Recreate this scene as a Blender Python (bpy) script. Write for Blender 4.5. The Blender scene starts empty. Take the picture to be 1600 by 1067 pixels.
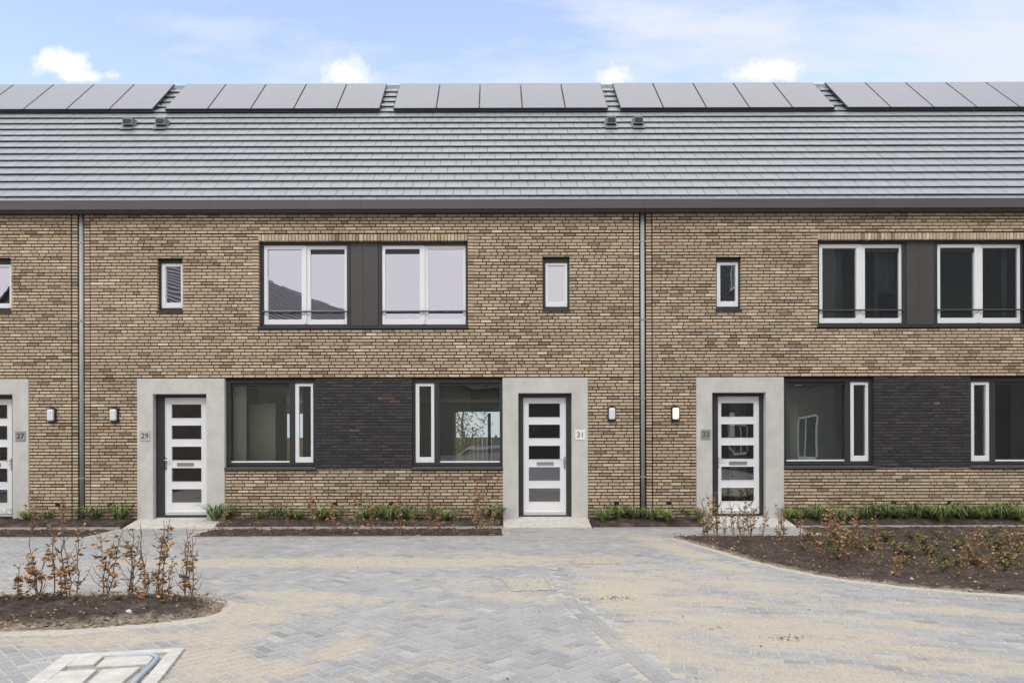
import bpy, math, random
from mathutils import Vector, Matrix, noise
random.seed(7)
R = random.Random(11)
scn = bpy.context.scene
COL = scn.collection

# ------------------------------------------------------------ camera
D = 13.9; EYE = 1.42; F = 1112.0; VX = 775.0; VY = 692.0; ROLL = 0.0025
GZ = -0.17                                   # level of road and paving (door sills are z = 0)
cam = bpy.data.cameras.new('camera'); camo = bpy.data.objects.new('camera', cam); COL.objects.link(camo)
cam.sensor_width = 36; cam.lens = F/1600*36
cam.shift_x = (800-VX)/1600; cam.shift_y = (VY-533.5)/1600
cam.clip_end = 3000; cam.clip_start = 0.05
camo.matrix_world = Matrix.Translation((0, -D, EYE)) @ Matrix.Rotation(math.pi/2, 4, 'X') @ Matrix.Rotation(-ROLL, 4, 'Z')
scn.camera = camo
scn.view_settings.view_transform = 'Standard'; scn.view_settings.look = 'None'
scn.view_settings.exposure = 1.3; scn.view_settings.gamma = 1
scn.cycles.max_bounces = 8; scn.cycles.transparent_max_bounces = 16

# ------------------------------------------------------------ world
w = bpy.data.worlds.new('World'); scn.world = w; w.use_nodes = True
nt = w.node_tree; N = nt.nodes; L = nt.links; N.clear()
def nd(t, **k):
    n = N.new(t)
    for a, b in k.items(): setattr(n, a, b)
    return n
def wm(op, a, b=None, c=None, clamp=False):
    n = N.new('ShaderNodeMath'); n.operation = op; n.use_clamp = clamp
    for i, v in enumerate((a, b, c)):
        if v is None: continue
        if isinstance(v, (int, float)): n.inputs[i].default_value = v
        else: L.new(v, n.inputs[i])
    return n.outputs[0]
SUN_EL = math.radians(48); SUN_AZ = math.radians(205)      # azimuth from +Y clockwise: behind the camera, to the left
sky = nd('ShaderNodeTexSky', sky_type='NISHITA', sun_disc=False, sun_elevation=SUN_EL, sun_rotation=SUN_AZ)
sky.air_density = 1.0; sky.dust_density = 0.6; sky.ozone_density = 1.4
tc = nd('ShaderNodeTexCoord'); sp = nd('ShaderNodeSeparateXYZ'); L.new(tc.outputs['Generated'], sp.inputs[0])
X_, Y_, Z_ = sp.outputs
ysafe = wm('MAXIMUM', Y_, 0.05)
pu = wm('DIVIDE', X_, ysafe); pv = wm('DIVIDE', Z_, ysafe)
cmb = nd('ShaderNodeCombineXYZ'); L.new(pu, cmb.inputs[0]); L.new(pv, cmb.inputs[1])
def wnoise(scale, detail, rough, vec, sx=1, sy=1):
    mp = nd('ShaderNodeMapping'); mp.inputs['Scale'].default_value = (sx, sy, 1); L.new(vec, mp.inputs[0])
    n = nd('ShaderNodeTexNoise'); n.inputs['Scale'].default_value = scale; n.inputs['Detail'].default_value = detail
    n.inputs['Roughness'].default_value = rough; L.new(mp.outputs[0], n.inputs['Vector']); return n.outputs['Fac']
n1 = wnoise(22, 6, 0.62, cmb.outputs[0])
n2 = wnoise(3.0, 5, 0.6, cmb.outputs[0], 1, 3.2)
cum = None
for (cx, cy, rx, ry) in ((92, 96, 62, 30), (128, 118, 60, 12), (545, 116, 42, 30), (966, 118, 34, 24), (1196, 112, 60, 24)):
    u = (cx-VX)/F; v = (VY-cy)/F
    a = wm('DIVIDE', wm('SUBTRACT', pu, u), rx/F); b = wm('DIVIDE', wm('SUBTRACT', pv, v), ry/F)
    d2 = wm('SQRT', wm('ADD', wm('MULTIPLY', a, a), wm('MULTIPLY', b, b)))
    m = wm('MULTIPLY', wm('ADD', wm('SUBTRACT', 0.95, d2), wm('MULTIPLY', wm('SUBTRACT', n1, 0.5), 2.4)), 1.6, clamp=True)
    cum = m if cum is None else wm('MAXIMUM', cum, m)
# veil thickening to the right and downwards
veil = wm('ADD', wm('MULTIPLY', wm('SUBTRACT', n2, 0.47), 4.6), wm('MULTIPLY', wm('ADD', pu, 0.12), 0.75))
veil = wm('ADD', veil, wm('MULTIPLY', wm('SUBTRACT', 0.60, pv), 2.4))
veil = wm('ADD', 0.03, wm('MULTIPLY', veil, 0.88, clamp=True))
# overcast overhead and behind the camera
over = wm('MAXIMUM', wm('MULTIPLY', wm('SUBTRACT', Z_, 0.60), 6.0, clamp=True), wm('MULTIPLY', wm('SUBTRACT', 0.25, Y_), 4.0, clamp=True))
n3 = wnoise(1.6, 5, 0.55, tc.outputs['Generated'])
blue = nd('ShaderNodeMix', data_type='RGBA', blend_type='MULTIPLY'); blue.inputs[0].default_value = 1
L.new(sky.outputs[0], blue.inputs[6]); blue.inputs[7].default_value = (0.185, 0.152, 0.150, 1)
def mixc(f, a, b):
    m = nd('ShaderNodeMix', data_type='RGBA')
    L.new(f, m.inputs[0])
    for s, v in ((6, a), (7, b)):
        if isinstance(v, tuple): m.inputs[s].default_value = v
        else: L.new(v, m.inputs[s])
    return m.outputs[2]
c = mixc(veil, blue.outputs[2], (0.325, 0.35, 0.40, 1))
c = mixc(cum, c, (0.44, 0.445, 0.455, 1))
oc = nd('ShaderNodeValToRGB'); oc.color_ramp.elements[0].position = 0.3; oc.color_ramp.elements[1].position = 0.72
oc.color_ramp.elements[0].color = (0.90, 0.90, 0.96, 1); oc.color_ramp.elements[1].color = (1.0, 0.99, 1.0, 1)
L.new(n3, oc.inputs[0])
ob = nd('ShaderNodeMix', data_type='RGBA', blend_type='MULTIPLY'); ob.inputs[0].default_value = 1
L.new(oc.outputs[0], ob.inputs[6])
lift = wm('ADD', 0.39, wm('MULTIPLY', wm('SUBTRACT', Z_, 0.25, clamp=True), 0.77))
lc = nd('ShaderNodeCombineXYZ')
for i in range(3): L.new(lift, lc.inputs[i])
L.new(lc.outputs[0], ob.inputs[7])
c = mixc(over, c, ob.outputs[2])
bg = nd('ShaderNodeBackground'); L.new(c, bg.inputs[0]); bg.inputs[1].default_value = 1.0
wo = nd('ShaderNodeOutputWorld'); L.new(bg.outputs[0], wo.inputs[0])

# ------------------------------------------------------------ sun (veiled by cloud)
sl = bpy.data.lights.new('sun', 'SUN'); sl.energy = 0.5; sl.angle = math.radians(14); sl.color = (1, 0.96, 0.9)
so = bpy.data.objects.new('sun', sl); COL.objects.link(so)
sd = Vector((math.sin(SUN_AZ)*math.cos(SUN_EL), math.cos(SUN_AZ)*math.cos(SUN_EL), math.sin(SUN_EL)))
so.rotation_euler = (-sd).to_track_quat('-Z', 'Y').to_euler(); so.location = (-8, -20, 30)

# ------------------------------------------------------------ measuring helpers
def P(x, y, Y=0.0):
    dx = x-VX; dy = VY-y; k = (D+Y)/F
    return ((dx+ROLL*dy)*k, EYE+(dy-ROLL*dx)*k)
def fx(x, Y=0.0): return (x-VX)*(D+Y)/F
def G(x, y, z=GZ):
    dx = x-VX; dy = VY-y; ty = dy-ROLL*dx; t = F*(z-EYE)/ty
    return ((dx+ROLL*dy)*t/F, t-D)

# ------------------------------------------------------------ materials
def mat(name, col=(0.5, 0.5, 0.5), rough=0.7, metal=0.0, attr=False, nscale=None, namt=0.12, bump=0.0, bscale=60, spec=0.5, emit=None, coat=0, ior=None):
    m = bpy.data.materials.new(name); m.use_nodes = True; t = m.node_tree; b = t.nodes['Principled BSDF']
    b.inputs['Roughness'].default_value = rough; b.inputs['Metallic'].default_value = metal
    b.inputs['Specular IOR Level'].default_value = spec
    if coat: b.inputs['Coat Weight'].default_value = coat
    if ior: b.inputs['IOR'].default_value = ior
    if emit: b.inputs['Emission Color'].default_value = (*emit[0], 1); b.inputs['Emission Strength'].default_value = emit[1]
    src = None
    if attr:
        a = t.nodes.new('ShaderNodeAttribute'); a.attribute_name = 'col'; src = a.outputs['Color']
    tcn = t.nodes.new('ShaderNodeTexCoord')
    if nscale:
        n = t.nodes.new('ShaderNodeTexNoise'); n.inputs['Scale'].default_value = nscale; n.inputs['Detail'].default_value = 6
        n.inputs['Roughness'].default_value = 0.65
        t.links.new(tcn.outputs['Object'], n.inputs['Vector'])
        r = t.nodes.new('ShaderNodeMapRange'); r.inputs[1].default_value = 0.25; r.inputs[2].default_value = 0.75
        r.inputs[3].default_value = 1-namt; r.inputs[4].default_value = 1+namt
        t.links.new(n.outputs['Fac'], r.inputs[0])
        mx = t.nodes.new('ShaderNodeMix'); mx.data_type = 'RGBA'; mx.blend_type = 'MULTIPLY'; mx.inputs[0].default_value = 1
        if src: t.links.new(src, mx.inputs[6])
        else: mx.inputs[6].default_value = (*col, 1)
        cb = t.nodes.new('ShaderNodeCombineXYZ')
        for i in range(3): t.links.new(r.outputs[0], cb.inputs[i])
        t.links.new(cb.outputs[0], mx.inputs[7]); src = mx.outputs[2]
    if src: t.links.new(src, b.inputs['Base Color'])
    else: b.inputs['Base Color'].default_value = (*col, 1)
    if bump:
        n = t.nodes.new('ShaderNodeTexNoise'); n.inputs['Scale'].default_value = bscale; n.inputs['Detail'].default_value = 5
        t.links.new(tcn.outputs['Object'], n.inputs['Vector'])
        bp = t.nodes.new('ShaderNodeBump'); bp.inputs['Strength'].default_value = bump; bp.inputs['Distance'].default_value = 0.01
        t.links.new(n.outputs['Fac'], bp.inputs['Height']); t.links.new(bp.outputs[0], b.inputs['Normal'])
    return m
def glass(name, refl, tint=(0.85, 0.9, 0.86), rcol=(0.95, 0.94, 1.0), wav=0.004):
    m = bpy.data.materials.new(name); m.use_nodes = True; t = m.node_tree; t.nodes.clear()
    o = t.nodes.new('ShaderNodeOutputMaterial'); mx = t.nodes.new('ShaderNodeMixShader')
    tr = t.nodes.new('ShaderNodeBsdfTransparent'); tr.inputs[0].default_value = (*tint, 1)
    gl = t.nodes.new('ShaderNodeBsdfGlossy'); gl.inputs[0].default_value = (*rcol, 1); gl.inputs[1].default_value = 0.01
    lw = t.nodes.new('ShaderNodeFresnel'); lw.inputs[0].default_value = 1.5
    mm = t.nodes.new('ShaderNodeMath'); mm.operation = 'ADD'; mm.inputs[1].default_value = refl; mm.use_clamp = True
    t.links.new(lw.outputs[0], mm.inputs[0]); t.links.new(mm.outputs[0], mx.inputs[0])
    n = t.nodes.new('ShaderNodeTexNoise'); n.inputs['Scale'].default_value = 1.3; n.inputs['Detail'].default_value = 1
    tcn = t.nodes.new('ShaderNodeTexCoord'); t.links.new(tcn.outputs['Object'], n.inputs['Vector'])
    bp = t.nodes.new('ShaderNodeBump'); bp.inputs['Strength'].default_value = 1.0; bp.inputs['Distance'].default_value = wav
    t.links.new(n.outputs['Fac'], bp.inputs['Height']); t.links.new(bp.outputs[0], gl.inputs['Normal'])
    t.links.new(tr.outputs[0], mx.inputs[1]); t.links.new(gl.outputs[0], mx.inputs[2]); t.links.new(mx.outputs[0], o.inputs[0])
    return m
M = dict(
    brick=mat('brick', rough=0.9, attr=True, nscale=35, namt=0.22, bump=0.35, bscale=120, spec=0.25),
    mortar=mat('mortar', (0.034, 0.026, 0.020), 0.95, nscale=8, namt=0.25, spec=0.1),
    dark_mortar=mat('dark_mortar', (0.035, 0.033, 0.035), 0.95),
    reflection_panel=mat('reflection_tint', (0.46, 0.46, 0.54), 0.8),  # grey-violet of a mirrored building, painted as a flat colour
    concrete=mat('concrete', (0.56, 0.55, 0.515), 0.85, nscale=2.6, namt=0.15, bump=0.12, bscale=90, spec=0.3),
    slab=mat('slab', (0.50, 0.48, 0.43), 0.9, nscale=9, namt=0.22, bump=0.2, bscale=120, spec=0.2),
    kerb=mat('kerb', (0.36, 0.35, 0.33), 0.9, nscale=12, namt=0.18, bump=0.2, spec=0.2),
    darkframe=mat('dark_frame', (0.034, 0.036, 0.038), 0.42, nscale=4, namt=0.1),
    cladding=mat('cladding', (0.062, 0.057, 0.055), 0.5, nscale=3, namt=0.06),
    vent=mat('vent_plastic', (0.15, 0.155, 0.165), 0.5),
    gutter=mat('gutter', (0.082, 0.073, 0.075), 0.5, nscale=2, namt=0.08),
    zinc=mat('zinc', (0.36, 0.37, 0.385), 0.45, metal=0.0, nscale=5, namt=0.12),
    white=mat('white_paint', (0.80, 0.81, 0.82), 0.35, nscale=3, namt=0.02),
    tile=mat('roof_tile', rough=0.42, attr=True, nscale=14, namt=0.08, bump=0.08, bscale=50, spec=0.6),
    panel=mat('solar_panel', (0.125, 0.13, 0.145), 0.25, nscale=1.5, namt=0.05, spec=0.5, ior=1.55),
    panelframe=mat('panel_frame', (0.02, 0.02, 0.022), 0.4),
    alu=mat('aluminium', (0.45, 0.45, 0.46), 0.35, metal=0.8),
    steel=mat('brushed_steel', (0.42, 0.42, 0.43), 0.35, metal=0.7),
    black=mat('black_plastic', (0.02, 0.02, 0.02), 0.5),
    opal=mat('opal', (0.72, 0.73, 0.77), 0.25),
    opal_lit=mat('opal_lit', (0.9, 0.85, 0.75), 0.25, emit=((1.0, 0.86, 0.70), 0.16)),
    sign_grey=mat('sign_grey', (0.33, 0.325, 0.30), 0.5, metal=0.2, nscale=30, namt=0.06),
    sign_pale=mat('sign_pale', (0.50, 0.50, 0.47), 0.5, nscale=30, namt=0.04),
    sign_white=mat('sign_white', (0.82, 0.82, 0.80), 0.4),
    ink=mat('ink', (0.05, 0.05, 0.05), 0.6),
    rim=mat('sign_rim', (0.33, 0.33, 0.32), 0.5),
    plaster=mat('plaster', (0.80, 0.82, 0.74), 0.9, nscale=1.2, namt=0.08),
    floorin=mat('screed', (0.42, 0.40, 0.36), 0.8, nscale=1.2, namt=0.12),
    curtain=mat('curtain', (0.8, 0.8, 0.75), 0.9),
    green_plaster=mat('green_plaster', (0.42, 0.50, 0.38), 0.9, nscale=1.2, namt=0.08),
    glass_dark=glass('clear_glass', 0.24, (0.75, 0.82, 0.74), (0.93, 0.93, 1.0)),
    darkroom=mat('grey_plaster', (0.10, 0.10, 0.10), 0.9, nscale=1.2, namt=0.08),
    glass=glass('window_glass', 0.12, (0.93, 0.96, 0.91)),
    glass_up=glass('coated_glass', 0.60, (0.5, 0.52, 0.5), (0.97, 0.94, 1.0)),
    glass_door=glass('door_glass', 0.16, (0.5, 0.53, 0.46), wav=0.006),
    soil=mat('soil', rough=1.0, attr=True, nscale=28, namt=0.5, bump=0.9, bscale=60, spec=0.1),
    leaf=mat('leaf', rough=0.65, attr=True, nscale=30, namt=0.2, spec=0.3),
    bark=mat('bark', (0.19, 0.135, 0.095), 0.9, nscale=40, namt=0.3, spec=0.2),
    grass=mat('sedge_leaf', rough=0.5, attr=True, spec=0.4),
    pipe=mat('grey_blue_pipe', (0.33, 0.39, 0.43), 0.4, nscale=20, namt=0.1),
    far_grass=mat('far_ground', (0.22, 0.20, 0.17), 1.0, nscale=0.6, namt=0.3),
    carpaint=mat('silver_paint', (0.5, 0.52, 0.55), 0.25, metal=0.5, coat=1),
    carglass=mat('car_glass', (0.02, 0.025, 0.03), 0.05, spec=0.9),
    rubber=mat('rubber', (0.02, 0.02, 0.02), 0.8),
)

# ------------------------------------------------------------ mesh helpers
class MB:
    def __init__(s): s.v = []; s.f = []; s.c = []; s.m = []; s.mask = []
    def face(s, idx, col=(1, 1, 1), m=0): s.f.append(idx); s.c.append(col); s.m.append(m)
    def hexa(s, p, col=(1, 1, 1), m=0, skip=()):
        b = len(s.v); s.v += [tuple(q) for q in p]
        for i, q in enumerate(((0, 3, 2, 1), (4, 5, 6, 7), (0, 1, 5, 4), (1, 2, 6, 5), (2, 3, 7, 6), (3, 0, 4, 7))):
            if i in skip: continue
            s.face([b+j for j in q], col, m)
    def box(s, x0, x1, y0, y1, z0, z1, col=(1, 1, 1), m=0, skip=()):
        s.hexa([(x0, y0, z0), (x1, y0, z0), (x1, y1, z0), (x0, y1, z0), (x0, y0, z1), (x1, y0, z1), (x1, y1, z1), (x0, y1, z1)], col, m, skip)
    def cbox(s, x0, x1, y0, y1, z0, z1, ch=0.004, col=(1, 1, 1), m=0):
        """box whose front (-Y) edges are chamfered"""
        b = len(s.v)
        A = [(x0, y1, z0), (x1, y1, z0), (x1, y1, z1), (x0, y1, z1)]
        B = [(x0, y0+ch, z0), (x1, y0+ch, z0), (x1, y0+ch, z1), (x0, y0+ch, z1)]
        C = [(x0+ch, y0, z0+ch), (x1-ch, y0, z0+ch), (x1-ch, y0, z1-ch), (x0+ch, y0, z1-ch)]
        s.v += A+B+C
        s.face([b+8, b+9, b+10, b+11], col, m); s.face([b+3, b+2, b+1, b], col, m)
        for i in range(4):
            j = (i+1) % 4
            s.face([b+4+i, b+4+j, b+8+j, b+8+i], col, m); s.face([b+i, b+j, b+4+j, b+4+i], col, m)
    def ring(s, x0, x1, z0, z1, y0, y1, l, r, t, bt, col=(1, 1, 1), m=0):
        s.cbox(x0, x0+l, y0, y1, z0, z1, col=col, m=m); s.cbox(x1-r, x1, y0, y1, z0, z1, col=col, m=m)
        s.cbox(x0+l, x1-r, y0+0.0006, y1, z1-t, z1, col=col, m=m); s.cbox(x0+l, x1-r, y0+0.0006, y1, z0, z0+bt, col=col, m=m)
    def tube(s, pts, rad, n=8, col=(1, 1, 1), m=0, caps=True):
        pts = [Vector(p) for p in pts]; rings = []
        for i, p in enumerate(pts):
            t = (pts[min(i+1, len(pts)-1)]-pts[max(i-1, 0)]).normalized()
            up = Vector((0, 0, 1)) if abs(t.z) < 0.9 else Vector((0, 1, 0))
            a = t.cross(up).normalized(); bb = t.cross(a).normalized()
            r = rad[i] if isinstance(rad, (list, tuple)) else rad
            b = len(s.v)
            for k in range(n):
                an = 2*math.pi*k/n; s.v.append(tuple(p+a*math.cos(an)*r+bb*math.sin(an)*r))
            rings.append(b)
        for i in range(len(rings)-1):
            for k in range(n):
                s.face([rings[i]+k, rings[i]+(k+1) % n, rings[i+1]+(k+1) % n, rings[i+1]+k], col, m)
        if caps:
            s.face([rings[0]+k for k in range(n)][::-1], col, m); s.face([rings[-1]+k for k in range(n)], col, m)
    def build(s, name, mats, parent=None, org=(0, 0, 0), smooth=False, attr=False):
        me = bpy.data.meshes.new(name)
        ox, oy, oz = org
        me.from_pydata([(a-ox, b-oy, c-oz) for a, b, c in s.v], [], s.f)
        if not isinstance(mats, (list, tuple)): mats = [mats]
        for q in mats: me.materials.append(q)
        if len(mats) > 1: me.polygons.foreach_set('material_index', s.m)
        if smooth: me.polygons.foreach_set('use_smooth', [True]*len(s.f))
        if attr:
            at = me.color_attributes.new('col', 'FLOAT_COLOR', 'CORNER'); buf = []
            for f, cc in zip(s.f, s.c): buf += (list(cc)+[1.0])*len(f)
            at.data.foreach_set('color', buf)
        if s.mask:
            at = me.attributes.new('sand', 'FLOAT', 'POINT'); at.data.foreach_set('value', s.mask)
        me.update()
        o = bpy.data.objects.new(name, me); COL.objects.link(o)
        if parent: o.parent = parent
        else: o.location = org
        return o
def empty(name, loc=(0, 0, 0), label=None, cat=None, group=None):
    o = bpy.data.objects.new(name, None); COL.objects.link(o); o.location = loc; o.empty_display_size = 0.3
    tag(o, label, cat, group); return o
def tag(o, label=None, cat=None, group=None, kind=None):
    if label: o['label'] = label
    if cat: o['category'] = cat
    if group: o['group'] = group
    if kind: o['kind'] = kind
    return o
def nz(x, y, z=0.0): return noise.noise(Vector((x, y, z)))
def fbm(x, y, z=0.0): return nz(x, y, z)+0.5*nz(x*2.1, y*2.1, z+3)+0.25*nz(x*4.3, y*4.3, z+7)

# ------------------------------------------------------------ brickwork
CH = 0.0625; BL = 0.222; BH = 0.108; JT = 0.0165; JB = 0.0205
def tan(x, z):
    r = R.random(); k = 0.93+0.12*fbm(x*0.5, z*0.9, 2.0)+R.uniform(-0.10, 0.11)
    if r < 0.60: c = (0.545, 0.428, 0.300)
    elif r < 0.70: c = (0.62, 0.505, 0.36)
    elif r < 0.76: c = (0.53, 0.405, 0.27)
    elif r < 0.88: c = (0.48, 0.39, 0.28)
    elif r < 0.97: c = (0.34, 0.25, 0.165)
    elif r < 0.99: c = (0.70, 0.60, 0.47)
    else: c = (0.40, 0.28, 0.19)
    if fbm(x*0.8, z*4.0, 9.0) > 0.62: k *= 0.80
    d = z-GZ-0.04*nz(x*2, 0)                      # soil splashed on the lowest courses
    if d < 0.36: q = min(1, max(0, (0.36-d)/0.22))*0.62; c = tuple(a*(1-q)+b*q for a, b in zip(c, (0.26, 0.19, 0.15)))
    return tuple(min(0.8, a*k) for a in c)
def dark(x, z):
    r = R.random(); k = R.uniform(0.75, 1.25)
    p = fbm(x*0.9+4, z*2.4, 5.0)
    c = (0.053, 0.052, 0.055)
    if r < 0.15: c = (0.062, 0.052, 0.052)
    if r > 0.992 or (p > 0.42 and r > 0.80): c = (0.15, 0.11, 0.08) if R.random() < 0.6 else (0.11, 0.07, 0.055)
    elif r > 0.93: c = (0.070, 0.060, 0.058)
    return tuple(a*k for a in c)
def brickfill(mb, x0, x1, z0, z1, holes, colf, yf=0.0, yb=0.10, headers=False, zorg=GZ, phase=0):
    n0 = math.floor((z0-zorg)/CH); n1 = math.ceil((z1-zorg)/CH); E = 0.003; prev_ = []
    for i in range(n0, n1):
        a = zorg+i*CH; b = a+CH
        if headers: edges = [(x0, x1)]
        else:
            edges = []; rr = random.Random(i*7919+phase); x = math.floor(x0/BL)*BL-BL+(i % 2)*BL/2+rr.uniform(-.03, .03); js = []
            while x < x1:
                w1, w2 = (BH+JT, BL) if rr.random() < 0.15 else (BL, BH+JT)
                near = lambda e_: min((abs(e_-q) for q in prev_), default=9)
                wd = w1 if near(x+w1) > 0.035 or near(x+w1) > near(x+w2) else w2
                edges.append((x, x+wd)); x += wd; js.append(x)
            prev_ = js
        cuts = sorted({a, b} | {q for h in holes for q in (h[2], h[3]) if a+0.012 < q < b-0.012} | {q for q in (z0, z1) if a+0.004 < q < b-0.004})
        for c0, c1 in zip(cuts, cuts[1:]):
            zm = (c0+c1)/2
            if zm < z0 or zm > z1: continue
            hh = sorted((h[0], h[1]) for h in holes if h[2]-0.001 < zm < h[3]+0.001)
            free = []; cur = x0
            for p, q in hh:
                if p > cur: free.append((cur, min(p, x1)))
                cur = max(cur, q)
            if cur < x1: free.append((cur, x1))
            j = R.uniform(-0.0005, 0.0005)
            zz0 = c0+(JB/2 if c0 == a else 0.002); zz1 = c1-(JB/2 if c1 == b else 0.002)
            if zz1-zz0 < 0.008: continue
            for (u, v) in free:
                es = sorted({q for e_ in edges for q in e_ if u+0.05 < q < v-0.05})
                es = [u-E]+es+[v+E]
                for n_, (p, q) in enumerate(zip(es, es[1:])):
                    s = p+(JT/2 if n_ else 0); t = q-(JT/2 if n_ < len(es)-2 else 0)
                    if t-s < 0.012: continue
                    cc = colf((s+t)/2, (zz0+zz1)/2)
                    jy = R.uniform(-0.0015, 0.0015)
                    mb.box(s, t, yf+jy, yb, zz0+j, zz1+j, cc, 0, skip=(4,))
def backing(mb, x0, x1, z0, z1, holes, y0, y1, m=1):
    xs = sorted({x0, x1} | {min(max(h[i], x0), x1) for h in holes for i in (0, 1)})
    zs = sorted({z0, z1} | {min(max(h[i], z0), z1) for h in holes for i in (2, 3)})
    for a, b in zip(xs, xs[1:]):
        for c, d in zip(zs, zs[1:]):
            if b-a < 1e-5 or d-c < 1e-5: continue
            xm = (a+b)/2; zm = (c+d)/2
            if any(h[0] < xm < h[1] and h[2] < zm < h[3] for h in holes): continue
            mb.box(a, b, y0, y1, c, d, (1, 1, 1), m)

# ------------------------------------------------------------ roof frame
RZ = 6.08; S2 = math.sqrt(0.5)
def RP(x, s, n): return (x, s*S2-n*S2, RZ+s*S2+n*S2)
def rbox(mb, x0, x1, s0, s1, n0a, n0b, n1a, n1b, col=(1, 1, 1), m=0, jl=0):
    mb.hexa([RP(x0, s0, n0a), RP(x1, s0, n0a), RP(x1, s1, n1a), RP(x0, s1, n1a),
             RP(x0, s0, n0b+jl), RP(x1, s0, n0b+jl), RP(x1, s1, n1b), RP(x0, s1, n1b)], col, m)
TOPY = 4.55
def textmesh(s, size, mat_, parent, loc, ext=0.003, name='numeral'):
    cu = bpy.data.curves.new('t', 'FONT'); cu.body = s; cu.size = size; cu.extrude = ext; cu.align_x = 'CENTER'; cu.align_y = 'CENTER'
    o = bpy.data.objects.new('t', cu); COL.objects.link(o)
    bpy.context.view_layer.update()
    me = bpy.data.meshes.new_from_object(o.evaluated_get(bpy.context.evaluated_depsgraph_get()))
    bpy.data.objects.remove(o)
    me.name = name; me.materials.clear(); me.materials.append(mat_)
    t = bpy.data.objects.new(name, me); COL.objects.link(t); t.parent = parent
    t.location = loc; t.rotation_euler = (math.pi/2, 0, 0); return t

SHIFT = 873/80.0
BND = [-13.52, -8.106, -2.605, 2.875, 8.31, 13.79]
SLOTS = {1: -8.106, 3: 2.875}
HT = {'A': dict(portal=(215, 351.5, 591), door=(239.7, 323.2, 615.5), leaf=(257.0, 323.5), pane=(268.4, 314.6), handle=259.5, box=(277, 302.5),
                small=(246, 286, 403, 487), ssash=(252.5, 284.5, 412, 481.5), sglass=(258.5, 282.8, 416.5, 473),
                up=(404.5, None, 376, 513), side=395, usash=(412.5, 542.5), upan=((418, 471.5), (485, 538.5)), ugr=1, clad=(548, None),
                gw=(351.5, 493.5), gsash=(461, 490), gpan=(467, 486), gbig=(361, 453), lamp=180, plate=227.5, airs=(172, 523)),
      'B': dict(portal=(785.5, 918.5, 590), door=(810, 893.5, 614), leaf=(817, 885), pane=(826.3, 875), handle=882, box=(838.6, 865),
                small=(848, 891, 402, 486.5), ssash=(852, 886.5, 411, 479.5), sglass=(856, 882, 415, 472),
                up=(None, 731.5, 376, 513), side=740.5, usash=(597, 728), upan=((602, 656), (669, 724)), ugr=0, clad=(None, 591.5),
                gw=(643.5, 785.5), gsash=(649, 679), gpan=(655, 674), gbig=(687, 781), lamp=955.5, plate=906.5, airs=(963, 611))}

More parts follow.
